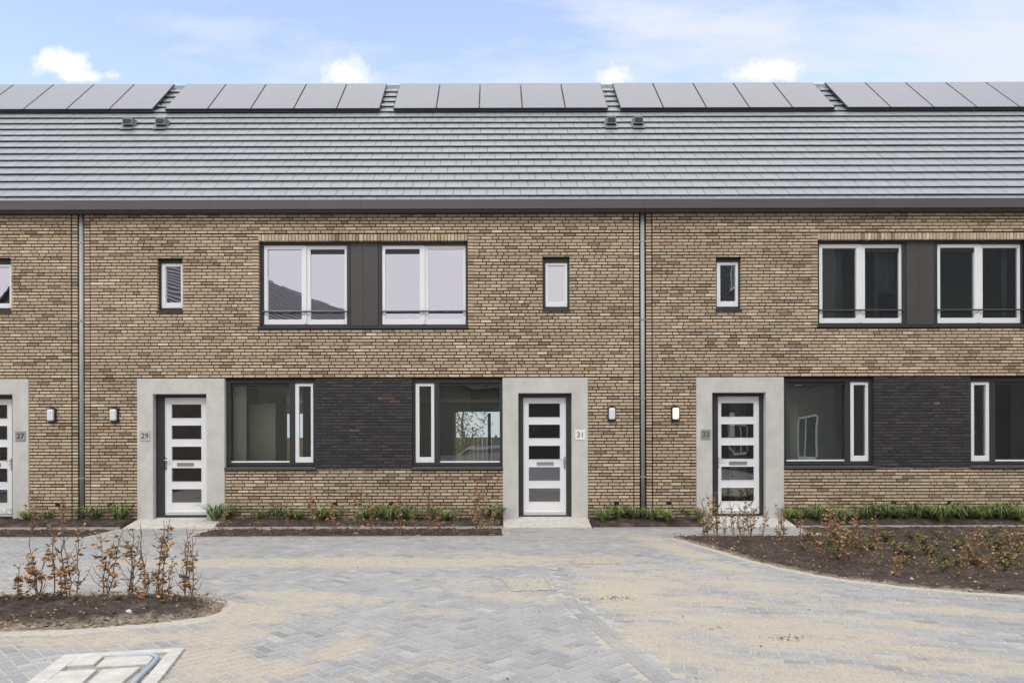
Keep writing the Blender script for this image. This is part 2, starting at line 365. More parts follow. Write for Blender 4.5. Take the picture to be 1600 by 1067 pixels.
def house(idx, kind, dX, number, label, lit=False, plate='sign_grey', leaf=None, hside=None):
    t = HT[kind]; b0, b1 = BND[idx], BND[idx+1]; cx = (b0+b1)/2
    org = (cx, 0, 0)
    H = empty('brick_house', org, label, 'house', 'brick terraced houses in one row')
    def bld(mb, name, m, parent=H, **k): return mb.build(name, m, parent, org, **k)
    def q(x, y, Y=0.0):
        a, b = P(x, y, Y); return a+dX, b
    mid = b1 if kind == 'A' else b0                       # edge shared with the mirrored twin
    def xx(v): return fx(v)+dX
    zt = lambda v: P(560, v)[1]
    # wall --------------------------------------------------
    px0, px1 = xx(t['portal'][0]), xx(t['portal'][1]); pz = zt(591)
    ux0, ux1 = (xx(404.5), mid) if kind == 'A' else (mid, xx(731.5))
    sx0, sx1 = (xx(395), mid) if kind == 'A' else (mid, xx(740.5))
    uz0, uz1, us = zt(513), zt(376), zt(366)
    wx0, wx1 = xx(t['small'][0]), xx(t['small'][1]); wz0, wz1 = zt(t['small'][3]), zt(t['small'][2])
    gx0, gx1 = xx(t['gw'][0]), xx(t['gw'][1]); gz0, gz1 = zt(733), zt(591)
    dx0, dx1 = (gx1, mid) if kind == 'A' else (mid, gx0)
    WT = 5.975
    hs = [(px0, px1, -1, pz), (sx0, sx1, uz0, us), (wx0, wx1, wz0, wz1), (gx0, gx1, gz0, gz1), (dx0, dx1, gz0, gz1)]
    airs = []
    for a in t['airs']:
        ac = xx(a); n = round((zt(787)-GZ)/CH); airs.append((ac-0.056, ac+0.056, GZ+n*CH-CH/2+0.004+CH/2-CH, GZ+n*CH-0.004))
    wb = MB(); x0, x1 = b0, b1
    # slot for the downpipe with a header column beside it
    if idx in SLOTS: x0 = b0+0.073
    if idx+1 in SLOTS: x1 = b1-0.073
    c0, c1 = x0, x1
    if idx in SLOTS: c0 = x0+0.125; brickfill(wb, x0, c0-0.030, GZ, WT, [], tan, yf=0.012, headers=True)
    if idx+1 in SLOTS: c1 = x1-0.125; brickfill(wb, c1+0.030, x1, GZ, WT, [], tan, yf=0.012, headers=True)
    brickfill(wb, c0, c1, GZ, WT, hs+airs, tan, phase=0)
    back = [(sx0 if kind == 'A' else mid, sx1 if kind == 'A' else xx(740.5), uz0, us)]
    hb = [(px0, px1, -1, pz), (ux0, ux1, uz0, uz1), (wx0, wx1, wz0, wz1), (gx0, gx1, gz0, gz1)]
    if idx in SLOTS: hb = hb+[(c0-0.028, c0-0.002, -5, 9)]; wb.box(c0-0.0279, c0-0.0021, 0.09, 0.28, GZ-0.3, WT, (1, 1, 1), 1)
    if idx+1 in SLOTS: hb = hb+[(c1+0.002, c1+0.028, -5, 9)]; wb.box(c1+0.0021, c1+0.0279, 0.09, 0.28, GZ-0.3, WT, (1, 1, 1), 1)
    backing(wb, x0, x1, GZ-0.3, WT, hb, 0.026, 0.28)
    if idx in SLOTS: wb.box(b0-0.073, b0+0.073, 0.13, 0.28, GZ-0.3, WT, (1, 1, 1), 1)
    # soldier course and header jambs round the upper window
    n = int(abs(ux1-ux0)/0.0655)
    for i in range(n+1):
        a = ux0+i*0.0655 if kind == 'A' else ux1-(i+1)*0.0655
        a0, a1 = max(a+0.006, min(ux0, ux1)), min(a+0.0655-0.006, max(ux0, ux1))
        if a1-a0 > 0.02: wb.box(a0, a1, -0.012+R.uniform(-.003, .003), 0.10, uz1-0.003, us-0.006, tan(a0, us), 0)
    jx = (sx0, ux0) if kind == 'A' else (ux1, sx1)
    brickfill(wb, jx[0]+0.006, jx[1]+(0.003 if kind == 'A' else -0.003), uz0, us-0.004, [], tan, yf=-0.012, headers=True)
    bld(wb, 'wall', [M['brick'], M['mortar']], attr=True)
    db = MB(); brickfill(db, dx0+(0.0 if kind == 'A' else 0), dx1, gz0+0.002, gz1-0.002, [], dark, yf=0.004, phase=3)
    db.box(dx0, dx1, 0.0105, 0.024, gz0+0.002, gz1-0.002, (1, 1, 1), 1); bld(db, 'dark_brick_panel', [M['brick'], M['dark_mortar']], attr=True)
    for a in airs:
        ab = MB(); ab.box(a[0], a[1], 0.006, 0.05, a[2], a[3])
        for k in range(3): ab.box(a[0]+0.02+k*0.028, a[0]+0.036+k*0.028, 0.002, 0.006, a[2]+0.006, a[3]-0.006)
        bld(ab, 'air_brick', M['black'])
    # upper window -----------------------------------------
    Y1 = 0.10
    fr = MB(); cl = t['clad'][0] or t['clad'][1]; cxx = q(cl, 440, Y1)[0]
    s0, sz1 = q(t['usash'][0], 384, Y1); s1, sz0 = q(t['usash'][1], 507, Y1)
    f0, f1 = (ux0, cxx) if kind == 'A' else (cxx, ux1)
    fr.ring(f0, f1, uz0+0.03, uz1, Y1-0.02, Y1+0.09, s0-f0, f1-s1, uz1-sz1, sz0-uz0-0.03)
    W1 = bld(fr, 'window', M['darkframe'])
    sb = MB(); sm = (s0+s1)/2
    for k, (pa, pb) in enumerate(t['upan']):
        g0, g1 = q(pa, 440, Y1)[0], q(pb, 440, Y1)[0]; gt = q(570, 389.5, Y1)[1]; gb = q(570, 499, Y1)[1]
        e0, e1 = (s0, sm) if k == 0 else (sm, s1)
        sb = MB(); sb.ring(e0+0.0015, e1-0.0015, sz0, sz1, Y1-0.005+0.012*k, Y1+0.06, g0-e0, e1-g1, sz1-gt, gb-sz0)
        if k == 0: sb.cbox(sm-0.02, sm+0.02, Y1-0.016, Y1-0.004, sz0+0.01, sz1-0.01)
        SO = bld(sb, 'sash', M['white'], W1)
        pg = MB(); pg.box(g0-0.01, g1+0.01, Y1+0.035, Y1+0.041, gb-0.01, gt+0.01); bld(pg, 'pane', M['glass_up'] if dX < 5 else M['glass_dark'], W1)
        if k == t['ugr']:
            vb = MB(); vb.cbox(g0+0.004, g1-0.004, Y1+0.012, Y1+0.034, gt-0.085, gt-0.002)
            vb.box(g0+0.012, g1-0.012, Y1+0.006, Y1+0.012, gt-0.05, gt-0.04); bld(vb, 'ventilation_grille', M['black'], W1)
    rb = MB(); rz = q(570, 486.5, 0.05)[1]
    rb.tube([(s0-0.02, 0.055, rz), (s1+0.02, 0.055, rz)], 0.017, 8)
    for e in (s0-0.012, s1+0.012): rb.box(e-0.012, e+0.012, 0.05, Y1-0.018, rz-0.02, rz+0.02)
    bld(rb, 'railing', M['darkframe'], W1)
    sl_ = MB(); o0, o1 = min(ux0, ux1), max(ux0, ux1)
    sl_.cbox(o0-0.01 if kind == 'A' else o0, o1 if kind == 'A' else o1+0.01, -0.03, Y1+0.02, uz0-0.012, uz0+0.028); bld(sl_, 'sill', M['darkframe'], W1)
    cb = MB(); k0, k1 = (cxx, mid-0.001) if kind == 'A' else (mid+0.001, cxx)
    cb.box(k0, k1, Y1-0.012, Y1+0.05, uz0+0.03, uz1-0.0)
    cb.cbox(k0 if kind == 'B' else k0+0.006, k1 if kind == 'A' else k1-0.006, Y1-0.03, Y1-0.012, uz0+0.055, uz1-0.02, 0.002)
    bld(cb, 'cladding_panel', M['cladding'])
    # small window -----------------------------------------
    fr = MB(); a0, a1z = q(t['ssash'][0], t['ssash'][2], Y1); a1, a0z = q(t['ssash'][1], t['ssash'][3], Y1)
    wdt = a1-a0
    if kind == 'A': wdt += 0.05; a1 = a0+wdt                  # its right edge hides behind the brick reveal
    l = max(0.03, a0-wx0); r = max(0.03, wx1-a1)
    fr.ring(wx0, wx1, wz0+0.03, wz1, Y1-0.02, Y1+0.09, l, r, wz1-a1z, a0z-wz0-0.03)
    W2 = bld(fr, 'window', M['darkframe'])
    g0, gt = q(t['sglass'][0], t['sglass'][2], Y1); g1, gb = q(t['sglass'][1], t['sglass'][3], Y1)
    e0, e1 = wx0+l, wx1-r
    sb = MB(); sb.ring(e0+0.001, e1-0.001, a0z, a1z, Y1-0.005, Y1+0.06, max(0.03, g0-e0), max(0.03, e1-g1), a1z-gt, gb-a0z); bld(sb, 'sash', M['white'], W2)
    pg = MB(); pg.box(e0+0.02, e1-0.02, Y1+0.035, Y1+0.041, gb-0.01, gt+0.01); bld(pg, 'pane', M['glass_up'] if dX < 5 else M['glass_dark'], W2)
    sb = MB(); sb.cbox(wx0-0.008, wx1+0.008, -0.03, Y1+0.02, wz0-0.01, wz0+0.028); bld(sb, 'sill', M['darkframe'], W2)
    # ground floor window ----------------------------------
    fr = MB(); zb = zt(728); Z0 = zb; Z1 = gz1
    big0, bt = q(t['gbig'][0], 601, Y1); big1, bb = q(t['gbig'][1], 722.5, Y1)
    a0, a1z = q(t['gsash'][0], 598.5, Y1); a1, a0z = q(t['gsash'][1], 722.5, Y1)
    if kind == 'A':
        fr.ring(gx0, gx1, Z0, Z1, Y1-0.03, Y1+0.09, big0-gx0, gx1-a1, Z1-a1z, bb-Z0)
        fr.cbox(big1, a0, Y1-0.024, Y1+0.09, bb, a1z)
    else:
        fr.ring(gx0, gx1, Z0, Z1, Y1-0.03, Y1+0.09, a0-gx0, gx1-big1, Z1-a1z, bb-Z0)
        fr.cbox(a1, big0, Y1-0.024, Y1+0.09, bb, a1z)
    W3 = bld(fr, 'window', M['darkframe'])
    sb = MB(); g0, gt = q(t['gpan'][0], 603.5, Y1); g1, gb = q(t['gpan'][1], 714, Y1)
    sb.ring(a0+0.001, a1-0.001, a0z, a1z, Y1-0.005, Y1+0.06, g0-a0, a1-g1, a1z-gt, gb-a0z); bld(sb, 'sash', M['white'], W3)
    pg = MB(); pg.box(g0-0.01, g1+0.01, Y1+0.035, Y1+0.041, gb-0.01, gt+0.01); bld(pg, 'pane', M['glass'], W3)
    pg = MB(); pg.box(big0-0.01, big1+0.01, Y1+0.045, Y1+0.051, bb-0.01, a1z+0.01); bld(pg, 'pane', M['glass'], W3)
    vb = MB(); vb.cbox(big0+0.003, big1-0.003, Y1-0.004, Y1+0.044, a1z-0.055, a1z-0.001); bld(vb, 'ventilation_grille', M['black'], W3)
    wb2 = MB(); wb2.cbox(big0, big1, Y1+0.002, Y1+0.043, bb, bb+0.03); bld(wb2, 'glazing_bead', M['white'], W3)
    sb = MB(); e = 0.0 if kind == 'A' else 0.0
    sb.hexa([(gx0-0.005, -0.04, gz0-0.005), (gx1+0.005, -0.04, gz0-0.005), (gx1+0.005, Y1+0.05, gz0-0.005), (gx0-0.005, Y1+0.05, gz0-0.005),
             (gx0-0.005, -0.04, gz0+0.035), (gx1+0.005, -0.04, gz0+0.035), (gx1+0.005, Y1+0.05, Z0-0.001), (gx0-0.005, Y1+0.05, Z0-0.001)])
    bld(sb, 'sill', M['gutter'], W3)
    # door surround ----------------------------------------
    ox0, ox1 = xx(t['door'][0]), xx(t['door'][1]); oz = zt(615)
    pb = MB(); zl = GZ-0.05; c_ = 0.006
    O = [(px0, zl), (px0, pz), (px1, pz), (px1, zl), (ox1, zl), (ox1, oz), (ox0, oz), (ox0, zl)]
    I = [(px0+c_, zl), (px0+c_, pz-c_), (px1-c_, pz-c_), (px1-c_, zl), (ox1+c_, zl), (ox1+c_, oz+c_), (ox0-c_, oz+c_), (ox0-c_, zl)]
    pb.v = [(a, -0.022, b) for a, b in I]+[(a, -0.022+c_, b) for a, b in O]+[(a, 0.27, b) for a, b in O]
    for a in ((0, 1, 6, 7), (1, 2, 5, 6), (2, 3, 4, 5)): pb.face(list(a)[::-1])
    for k in range(7): pb.face([k, k+1, 8+k+1, 8+k]); pb.face([8+k, 8+k+1, 16+k+1, 16+k])
    bld(pb, 'door_surround', M['concrete'])
    YD = 0.15
    lf = leaf or t['leaf']; sd_ = 0 if kind == 'A' else 0
    l0, lz1 = q(lf[0], 621, YD); l1, lz0 = q(lf[1], 804.5, YD)
    if kind == 'A': l1 = max(l1, l0+0.90) if not leaf else l1
    db_ = MB(); db_.ring(ox0, ox1, -0.03, oz, YD-0.045, YD+0.07, max(0.02, l0-ox0), max(0.02, ox1-l1), oz-lz1, lz0+0.03)
    bld(db_, 'door_frame', M['darkframe'])
    l0 = max(l0, ox0+0.02); l1 = min(l1, ox1-0.02)
    ys = ((631, 652.4), (664, 685.2), (697, 718.2), (730.4, 751.5), (763.3, 784.3))
    zp = [(P(570, b, YD)[1], P(570, a, YD)[1]) for a, b in ys]
    pn = t['pane']; po = (lf[0]-t['leaf'][0])
    if number == '33': p0, p1 = fx(1127, YD), fx(1178, YD)
    else: p0, p1 = q(pn[0], 700, YD)[0], q(pn[1], 700, YD)[0]
    lb = MB(); g = 0.004
    hs = [(p0, p1, a, b) for a, b in zp]
    lb.cbox(l0+g, p0, YD, YD+0.055, lz0+g, lz1-g, 0.002); lb.cbox(p1, l1-g, YD, YD+0.055, lz0+g, lz1-g, 0.002)
    zz = [lz0+g]+[v for ab in reversed(zp) for v in ab]+[lz1-g]
    for a, b in zip(zz[0::2], zz[1::2]): lb.cbox(p0, p1, YD+0.0007, YD+0.055, a, b, 0.002)
    # moulded bottom rail
    lb.cbox(l0+0.03, l1-0.03, YD-0.012, YD, lz0+0.05, lz0+0.075, 0.004)
    for a, b in zp:                                            # glazing beads
        lb.ring(p0-0.012, p1+0.012, a-0.012, b+0.012, YD-0.006, YD+0.001, 0.012, 0.012, 0.012, 0.012)
    DR = bld(lb, 'door', M['white'])
    for a, b in zp:
        pg = MB(); pg.box(p0-0.002, p1+0.002, YD+0.022, YD+0.028, a-0.002, b+0.002); bld(pg, 'pane', M['glass_door'], DR)
    hx = (fx(1121.5, YD) if number == '33' else q(t['handle'], 700, YD)[0]); hd = -1 if kind == 'B' else 1
    hb_ = MB(); hz0, hz1 = P(570, 733, YD)[1], P(570, 714, YD)[1]
    hb_.cbox(hx-0.018, hx+0.018, YD-0.012, YD, hz0, hz1)
    hb_.tube([(hx, YD-0.01, hz1-0.05), (hx, YD-0.06, hz1-0.05)], 0.010, 8); hb_.tube([(hx-0.005*hd, YD-0.06, hz1-0.05), (hx+0.10*hd, YD-0.062, hz1-0.052)], 0.010, 8)
    bld(hb_, 'handle', M['steel'], DR)
    x3, x4 = (fx(1139, YD), fx(1167, YD)) if number == '33' else (q(t['box'][0], 700, YD)[0], q(t['box'][1], 700, YD)[0])
    bz0, bz1 = P(570, 727.5, YD)[1], P(570, 722, YD)[1]
    lb = MB(); lb.ring(x3, x4, bz0, bz1, YD-0.012, YD, 0.012, 0.012, 0.012, 0.012); lb.box(x3+0.012, x4-0.012, YD-0.006, YD, bz0+0.012, bz1-0.012); bld(lb, 'letterbox', M['steel'], DR)
    # number plate ----------------------------------------
    if number:
        nx = xx(t['plate'])+(0.02 if number == '33' else 0); nzc = P(570, 680.0)[1]; hw = 0.098
        nb = MB(); nb.cbox(nx-hw, nx+hw, -0.032, -0.022, nzc-hw, nzc+hw, 0.002)
        pl = bld(nb, 'house_number', M[plate])
        rb_ = MB(); rb_.ring(nx-hw+0.006, nx+hw-0.006, nzc-hw+0.006, nzc+hw-0.006, -0.0335, -0.032, 0.004, 0.004, 0.004, 0.004)
        if plate != 'sign_white': bld(rb_, 'plate_border', M['rim'], pl)
        textmesh(number, 0.15, M['ink'], pl, (nx-cx, -0.034, nzc-0.002))
        tl = pl
    # wall lamp -------------------------------------------
    lx = xx(t['lamp'])+(0.02 if number == '33' else 0); lz = P(570, 647.5)[1]
    ab = MB(); ab.cbox(lx-0.078, lx+0.078, -0.055, 0.003, lz-0.135, lz+0.135, 0.015); ab.cbox(lx-0.03, lx+0.03, -0.04, 0.0, lz+0.135, lz+0.15)
    lo = bld(ab, 'wall_lamp', M['black'])
    ob_ = MB(); hw, hh = 0.06, 0.112; pr = []
    for (cxx_, czz, a0_) in ((hw-0.03, hh-0.03, 0), (-hw+0.03, hh-0.03, 90), (-hw+0.03, -hh+0.03, 180), (hw-0.03, -hh+0.03, 270)):
        for k in range(5):
            an = math.radians(a0_+k*22.5); pr.append((lx+cxx_+0.03*math.cos(an), lz+czz+0.03*math.sin(an)))
    nn = len(pr)
    for yv, sc in ((-0.05, 1.0), (-0.088, 1.0), (-0.102, 0.82)):
        ob_.v += [(lx+(a-lx)*sc, yv, lz+(b-lz)*sc) for a, b in pr]
    for r_ in range(2):
        for k in range(nn): ob_.face([r_*nn+k, (r_+1)*nn+k, (r_+1)*nn+(k+1) % nn, r_*nn+(k+1) % nn])
    ob_.face([2*nn+k for k in range(nn)][::-1])
    bld(ob_, 'lamp_cover', M['opal_lit' if lit else 'opal'], lo, smooth=False)
    # gutter, downpipe ------------------------------------
    gb_ = MB(); gY = -0.19; gt_ = 6.105; gl_ = 5.93
    gb_.cbox(b0, b1, gY, gY+0.02, gl_, gt_, 0.003); gb_.box(b0, b1, gY+0.02, 0.03, gl_+0.002, gl_+0.02)
    gb_.box(b0, b1, gY-0.004, gY+0.022, gt_+0.001, gt_+0.012, m=1)
    gb_.box(b0, b1, -0.03, -0.018, gl_+0.02, RZ-0.03, m=1)
    gb_.box(b0, b1, gY+0.04, 0.004, gl_-0.03, gl_, m=0)
    bld(gb_, 'gutter', [M['gutter'], M['zinc']])
    if idx in SLOTS:
        pb = MB(); xc = b0; pb.tube([(xc, 0.035, GZ), (xc, 0.035, 5.95)], 0.041, 16)
        o = bld(pb, 'downpipe', M['zinc'], smooth=True)
        for by in (378, 500, 624, 746):
            z = P(570, by)[1]; bb_ = MB(); bb_.tube([(xc, 0.035, z-0.014), (xc, 0.035, z+0.014)], 0.047, 16)
            bb_.box(xc-0.062, xc-0.045, 0.02, 0.10, z-0.012, z+0.012); bb_.box(xc+0.045, xc+0.062, 0.02, 0.10, z-0.012, z+0.012)
            bld(bb_, 'pipe_bracket', M['alu'], o)
    # roof ------------------------------------------------
    rb = MB(); TW = 0.333; g = 0.239/S2
    for i in range(0, 20):
        s0_ = (-0.03)/S2+i*g; s1_ = s0_+g+0.05
        if s1_*S2 > TOPY+0.06: s1_ = (TOPY+0.06)/S2
        if s1_-s0_ < 0.05: continue
        k0 = math.floor((b0-0.5)/TW)
        off = (i % 2)*TW/2
        rr = random.Random(i*31+idx)
        for k in range(k0, k0+22):
            a = k*TW+off; b = a+TW-0.008
            a = max(a, b0); b = min(b, b1)
            if b-a < 0.02: continue
            wv = 0.006*nz(a*0.4, i*3.1); v = rr.uniform(0.955, 1.04)
            cc = (0.238*v, 0.252*v, 0.264*v)
            rbox(rb, a, b, s0_, s1_, 0.032+wv, 0.050+wv+rr.uniform(-.0015, .0015), -0.012, 0.006, cc)
    backs = []
    rb.hexa([(b0, 0.0, RZ-0.14), (b1, 0.0, RZ-0.14), (b1, TOPY, RZ+TOPY-0.18), (b0, TOPY, RZ+TOPY-0.18),
             (b0, -0.01, RZ-0.03), (b1, -0.01, RZ-0.03), (b1, TOPY, RZ+TOPY-0.02), (b0, TOPY, RZ+TOPY-0.02)], (0.05, 0.05, 0.05))
    rb.hexa([(b0, TOPY, RZ+TOPY-0.18), (b1, TOPY, RZ+TOPY-0.18), (b1, 2*TOPY+0.1, RZ-0.18), (b0, 2*TOPY+0.1, RZ-0.18),
             (b0, TOPY, RZ+TOPY+0.02), (b1, TOPY, RZ+TOPY+0.02), (b1, 2*TOPY+0.1, RZ), (b0, 2*TOPY+0.1, RZ)], (0.22, 0.235, 0.24))
    RO = bld(rb, 'roof', M['tile'], attr=True)
    rg = MB(); nrid = 14
    for k in range(nrid):
        a = b0+(b1-b0)*k/nrid; b = b0+(b1-b0)*(k+1)/nrid-0.004; z = RZ+TOPY; m_ = R.uniform(0.95, 1.05); cc = (0.15*m_, 0.155*m_, 0.16*m_)
        rg.hexa([(a, TOPY-0.13, z-0.11), (b, TOPY-0.13, z-0.11), (b, TOPY+0.13, z-0.11), (a, TOPY+0.13, z-0.11),
                 (a, TOPY-0.05, z+0.045), (b, TOPY-0.05, z+0.045), (b, TOPY+0.05, z+0.045), (a, TOPY+0.05, z+0.045)], cc)
    bld(rg, 'ridge_tiles', M['tile'], RO, attr=True)
    # solar panels
    pc = cx; pw = 1.033; e_s0 = 3.20/S2+0.12; L_ = 1.70
    ral = MB()
    for sv in (e_s0+0.32, e_s0+1.32):
        rbox(ral, pc-2.5*pw-0.05, pc+2.5*pw+0.05, sv, sv+0.04, 0.05, 0.088, 0.05, 0.088)
        for k in range(6):
            xk = pc-2.4*pw+k*0.96*pw; rbox(ral, xk, xk+0.04, sv-0.09, sv+0.05, 0.02, 0.049, 0.0, 0.049)
    bld(ral, 'mounting_rail', M['alu'], RO)
    for k in range(5):
        a = pc-2.5*pw+k*pw+0.007; b = a+pw-0.016
        fb = MB(); rbox(fb, a, b, e_s0, e_s0+L_, 0.070, 0.130, 0.089, 0.130)
        po_ = bld(fb, 'solar_panel', M['panelframe'])
        cb = MB(); rbox(cb, a+0.012, b-0.012, e_s0+0.012, e_s0+L_-0.012, 0.1302, 0.1325, 0.1302, 0.1325); bld(cb, 'panel_glass', M['panel'], po_)
    # roof vent (short hooded cowl)
    vpx = {'A': (256, 195), 'B': (955, 193)}[kind]
    if number == '33': vx_ = fx(997, 2.74)
    elif number == '27': vx_ = fx(205, 2.74)
    else: vx_ = fx(vpx[0], 2.74)+(dX if number == '' else 0)
    vs = 2.74/S2
    vb = MB(); y0 = 2.62; zb = RZ+2.62
    vb.box(vx_-0.08, vx_+0.08, y0+0.03, y0+0.30, zb-0.02, zb+0.24, m=1)
    vb.hexa([(vx_-0.115, y0-0.06, zb+0.10), (vx_+0.115, y0-0.06, zb+0.10), (vx_+0.115, y0+0.32, zb+0.20), (vx_-0.115, y0+0.32, zb+0.20),
             (vx_-0.10, y0-0.01, zb+0.28), (vx_+0.10, y0-0.01, zb+0.28), (vx_+0.10, y0+0.32, zb+0.33), (vx_-0.10, y0+0.32, zb+0.33)])
    vb.box(vx_-0.085, vx_+0.085, y0-0.064, y0-0.03, zb+0.13, zb+0.235, m=1)
    rbox(vb, vx_-0.14, vx_+0.14, vs-0.26, vs+0.16, 0.045, 0.062, 0.045, 0.062)
    bld(vb, 'roof_vent', [M['vent'], M['black']])
    # rooms -----------------------------------------------
    fb = MB(); fb.box(b0+0.08, b1-0.08, 0.281, 8.99, -0.2, -0.001); bld(fb, 'floor', M['floorin'])
    fb = MB(); fb.box(b0+0.08, b1-0.08, 0.281, 8.99, 2.72, 2.95); fb.box(b0+0.08, b1-0.08, 0.281, 8.99, 5.75, 5.9); bld(fb, 'ceiling', M['plaster'])
    for xa, xb in ((b0+0.002, b0+0.08), (b1-0.08, b1-0.002)):
        fb = MB(); bs = len(fb.v)
        prof = [(0.281, GZ-0.2), (9.0, GZ-0.2), (9.0, 5.8), (TOPY, RZ+TOPY-0.3), (0.281, 5.9)]
        fb.v += [(xa, y, z) for y, z in prof]+[(xb, y, z) for y, z in prof]
        fb.face([0, 1, 2, 3, 4]); fb.face([9, 8, 7, 6, 5])
        for k in range(5): fb.face([k, 5+k, 5+(k+1) % 5, (k+1) % 5])
        bld(fb, 'party_wall', M['plaster'])
    fb = MB(); rh = (cx-2.3, cx+2.2, 0.0, 2.45) if kind == 'A' else (cx-1.5, cx+0.3, 0.75, 2.5)
    backing(fb, b0+0.002, b1-0.002, GZ-0.2, 5.9, [rh], 9.0, 9.3, 0); bld(fb, 'rear_wall', M['plaster'])
    fb = MB(); fb.ring(rh[0], rh[1], rh[2], rh[3], 9.08, 9.16, 0.07, 0.07, 0.07, 0.07); fb.cbox(cx-0.4, cx-0.3, 9.081, 9.16, rh[2]+0.07, 2.38); None; bld(fb, 'patio_door' if kind == 'A' else 'rear_window', M['white'])
    fb = MB()                                                  # stair and hall partition
    hx_ = (px1 if kind == 'A' else px0)+(-0.15 if kind == 'A' else 0.15)
    fb.box(hx_-0.05, hx_+0.05, 0.282, 1.5, 0, 2.719); 
    if kind == 'A': fb.box(b0+0.081, hx_-0.05, 2.6, 2.7, 0, 2.719)
    else: fb.box(hx_+0.05, b1-0.081, 2.6, 2.7, 0, 2.719)
    bld(fb, 'partition', M['plaster'])
    if kind == 'A':
        for (ca_, cb_) in ((gx0+0.02, gx0+0.30),) if number == '29' else ((gx0+0.16, gx0+0.27),):
            fb = MB(); K = 28
            for k in range(K+1):
                xk = ca_+(cb_-ca_)*k/K; yk = 0.36+0.02*math.sin(k*1.3)
                fb.v += [(xk, yk, 0.12), (xk, yk, 2.6)]
            for k in range(K): fb.face([2*k, 2*k+2, 2*k+3, 2*k+1])
            bld(fb, 'curtain', M['curtain'], W3)
    if kind == 'A':
        fb = MB(); fb.box(cx+0.19, cx+0.74, 1.0, 1.08, 0, 2.25); fb.box(cx+0.661, cx+1.5, 3.4, 3.5, 0, 2.719); fb.box(cx-0.9, cx-0.1, 4.6, 4.7, 0, 2.719); bld(fb, 'room_divider', M['plaster'])
    yb_ = 1.9
    if dX > 5:
        yb_ = 1.25
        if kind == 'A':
            fb = MB(); fb.box(s0+0.12, s0+0.56, 0.32, 0.33, 3.05, 5.2); bld(fb, 'reflection_panel', M['reflection_panel'], W1)  # added panel imitating the reflection of a pale building in the first sash
        for (ca_, cb_, cm_) in (((sm+0.40, sm+0.47, 'curtain'), (sm+0.47, sm+0.9, 'reflection_panel')) if kind == 'A' else ((sm+0.62, sm+0.72, 'curtain'),)):  # curtain strip added for a pale frame; tinted one imitates a reflection
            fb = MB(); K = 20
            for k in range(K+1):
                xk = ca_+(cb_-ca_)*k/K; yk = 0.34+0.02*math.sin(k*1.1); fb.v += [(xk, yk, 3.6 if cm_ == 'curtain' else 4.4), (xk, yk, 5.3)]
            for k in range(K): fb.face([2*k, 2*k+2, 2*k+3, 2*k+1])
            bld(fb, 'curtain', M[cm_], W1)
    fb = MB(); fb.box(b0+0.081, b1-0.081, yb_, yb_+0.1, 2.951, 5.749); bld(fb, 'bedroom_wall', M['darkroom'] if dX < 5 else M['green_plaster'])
    return H

GRP = None
house(0, 'B', -SHIFT, '27', 'tan brick terraced house at the left edge of the photo, numbered 27', leaf=None)
house(1, 'A', 0, '29', 'tan brick terraced house numbered 29, a dark roof mirrored in its upper window', plate='sign_pale')
house(2, 'B', 0, '31', 'tan brick terraced house with white number 31 plate and pale sky in its panes', plate='sign_white')
house(3, 'A', SHIFT, '33', 'tan brick terraced house numbered 33, its wall lamp lit', lit=True, leaf=(257, 323))
house(4, 'B', SHIFT, '', 'tan brick terraced house cut off at the right edge, without a visible door')

# ------------------------------------------------------------ ground
def inpoly(x, y, poly):
    c = False; n = len(poly); j = n-1
    for i in range(n):
        xi, yi = poly[i]; xj, yj = poly[j]
        if (yi > y) != (yj > y) and x < (xj-xi)*(y-yi)/(yj-yi)+xi: c = not c
        j = i
    return c
def smooth_poly(pts, closed=False, n=6):
    out = []
    P_ = [pts[0]]+pts+[pts[-1]]
    for i in range(1, len(P_)-2):
        p0, p1, p2, p3 = P_[i-1], P_[i], P_[i+1], P_[i+2]
        for k in range(n):
            t = k/n; out.append(tuple(0.5*((2*b)+(-a+c_)*t+(2*a-5*b+4*c_-d)*t*t+(-a+3*b-3*c_+d)*t**3) for a, b, c_, d in zip(p0, p1, p2, p3)))
    out.append(pts[-1]); return out
LBED = smooth_poly([G(-500, 926), G(-200, 930), G(0, 932), G(150, 930), G(270, 930), G(325, 934), G(356, 947), G(346, 960), G(300, 970), G(200, 980), G(100, 987), G(0, 991), G(-200, 1002), G(-500, 1015)])
RCURVE = smooth_poly([G(1052, 842), G(1105, 857), G(1180, 879), G(1260, 897), G(1340, 910), G(1450, 922), G(1600, 933), G(1800, 941), G(2050, 946)])
YK1 = -0.60; YK2 = -1.80
XA1 = fx(215); XB0 = fx(351.5); XB1 = fx(785.5); XC0 = fx(918.5); XC1 = fx(1091); XD0 = fx(1225)
RBED = RCURVE+[(RCURVE[-1][0]+2, YK2-0.04), (RCURVE[0][0], YK2-0.05)]
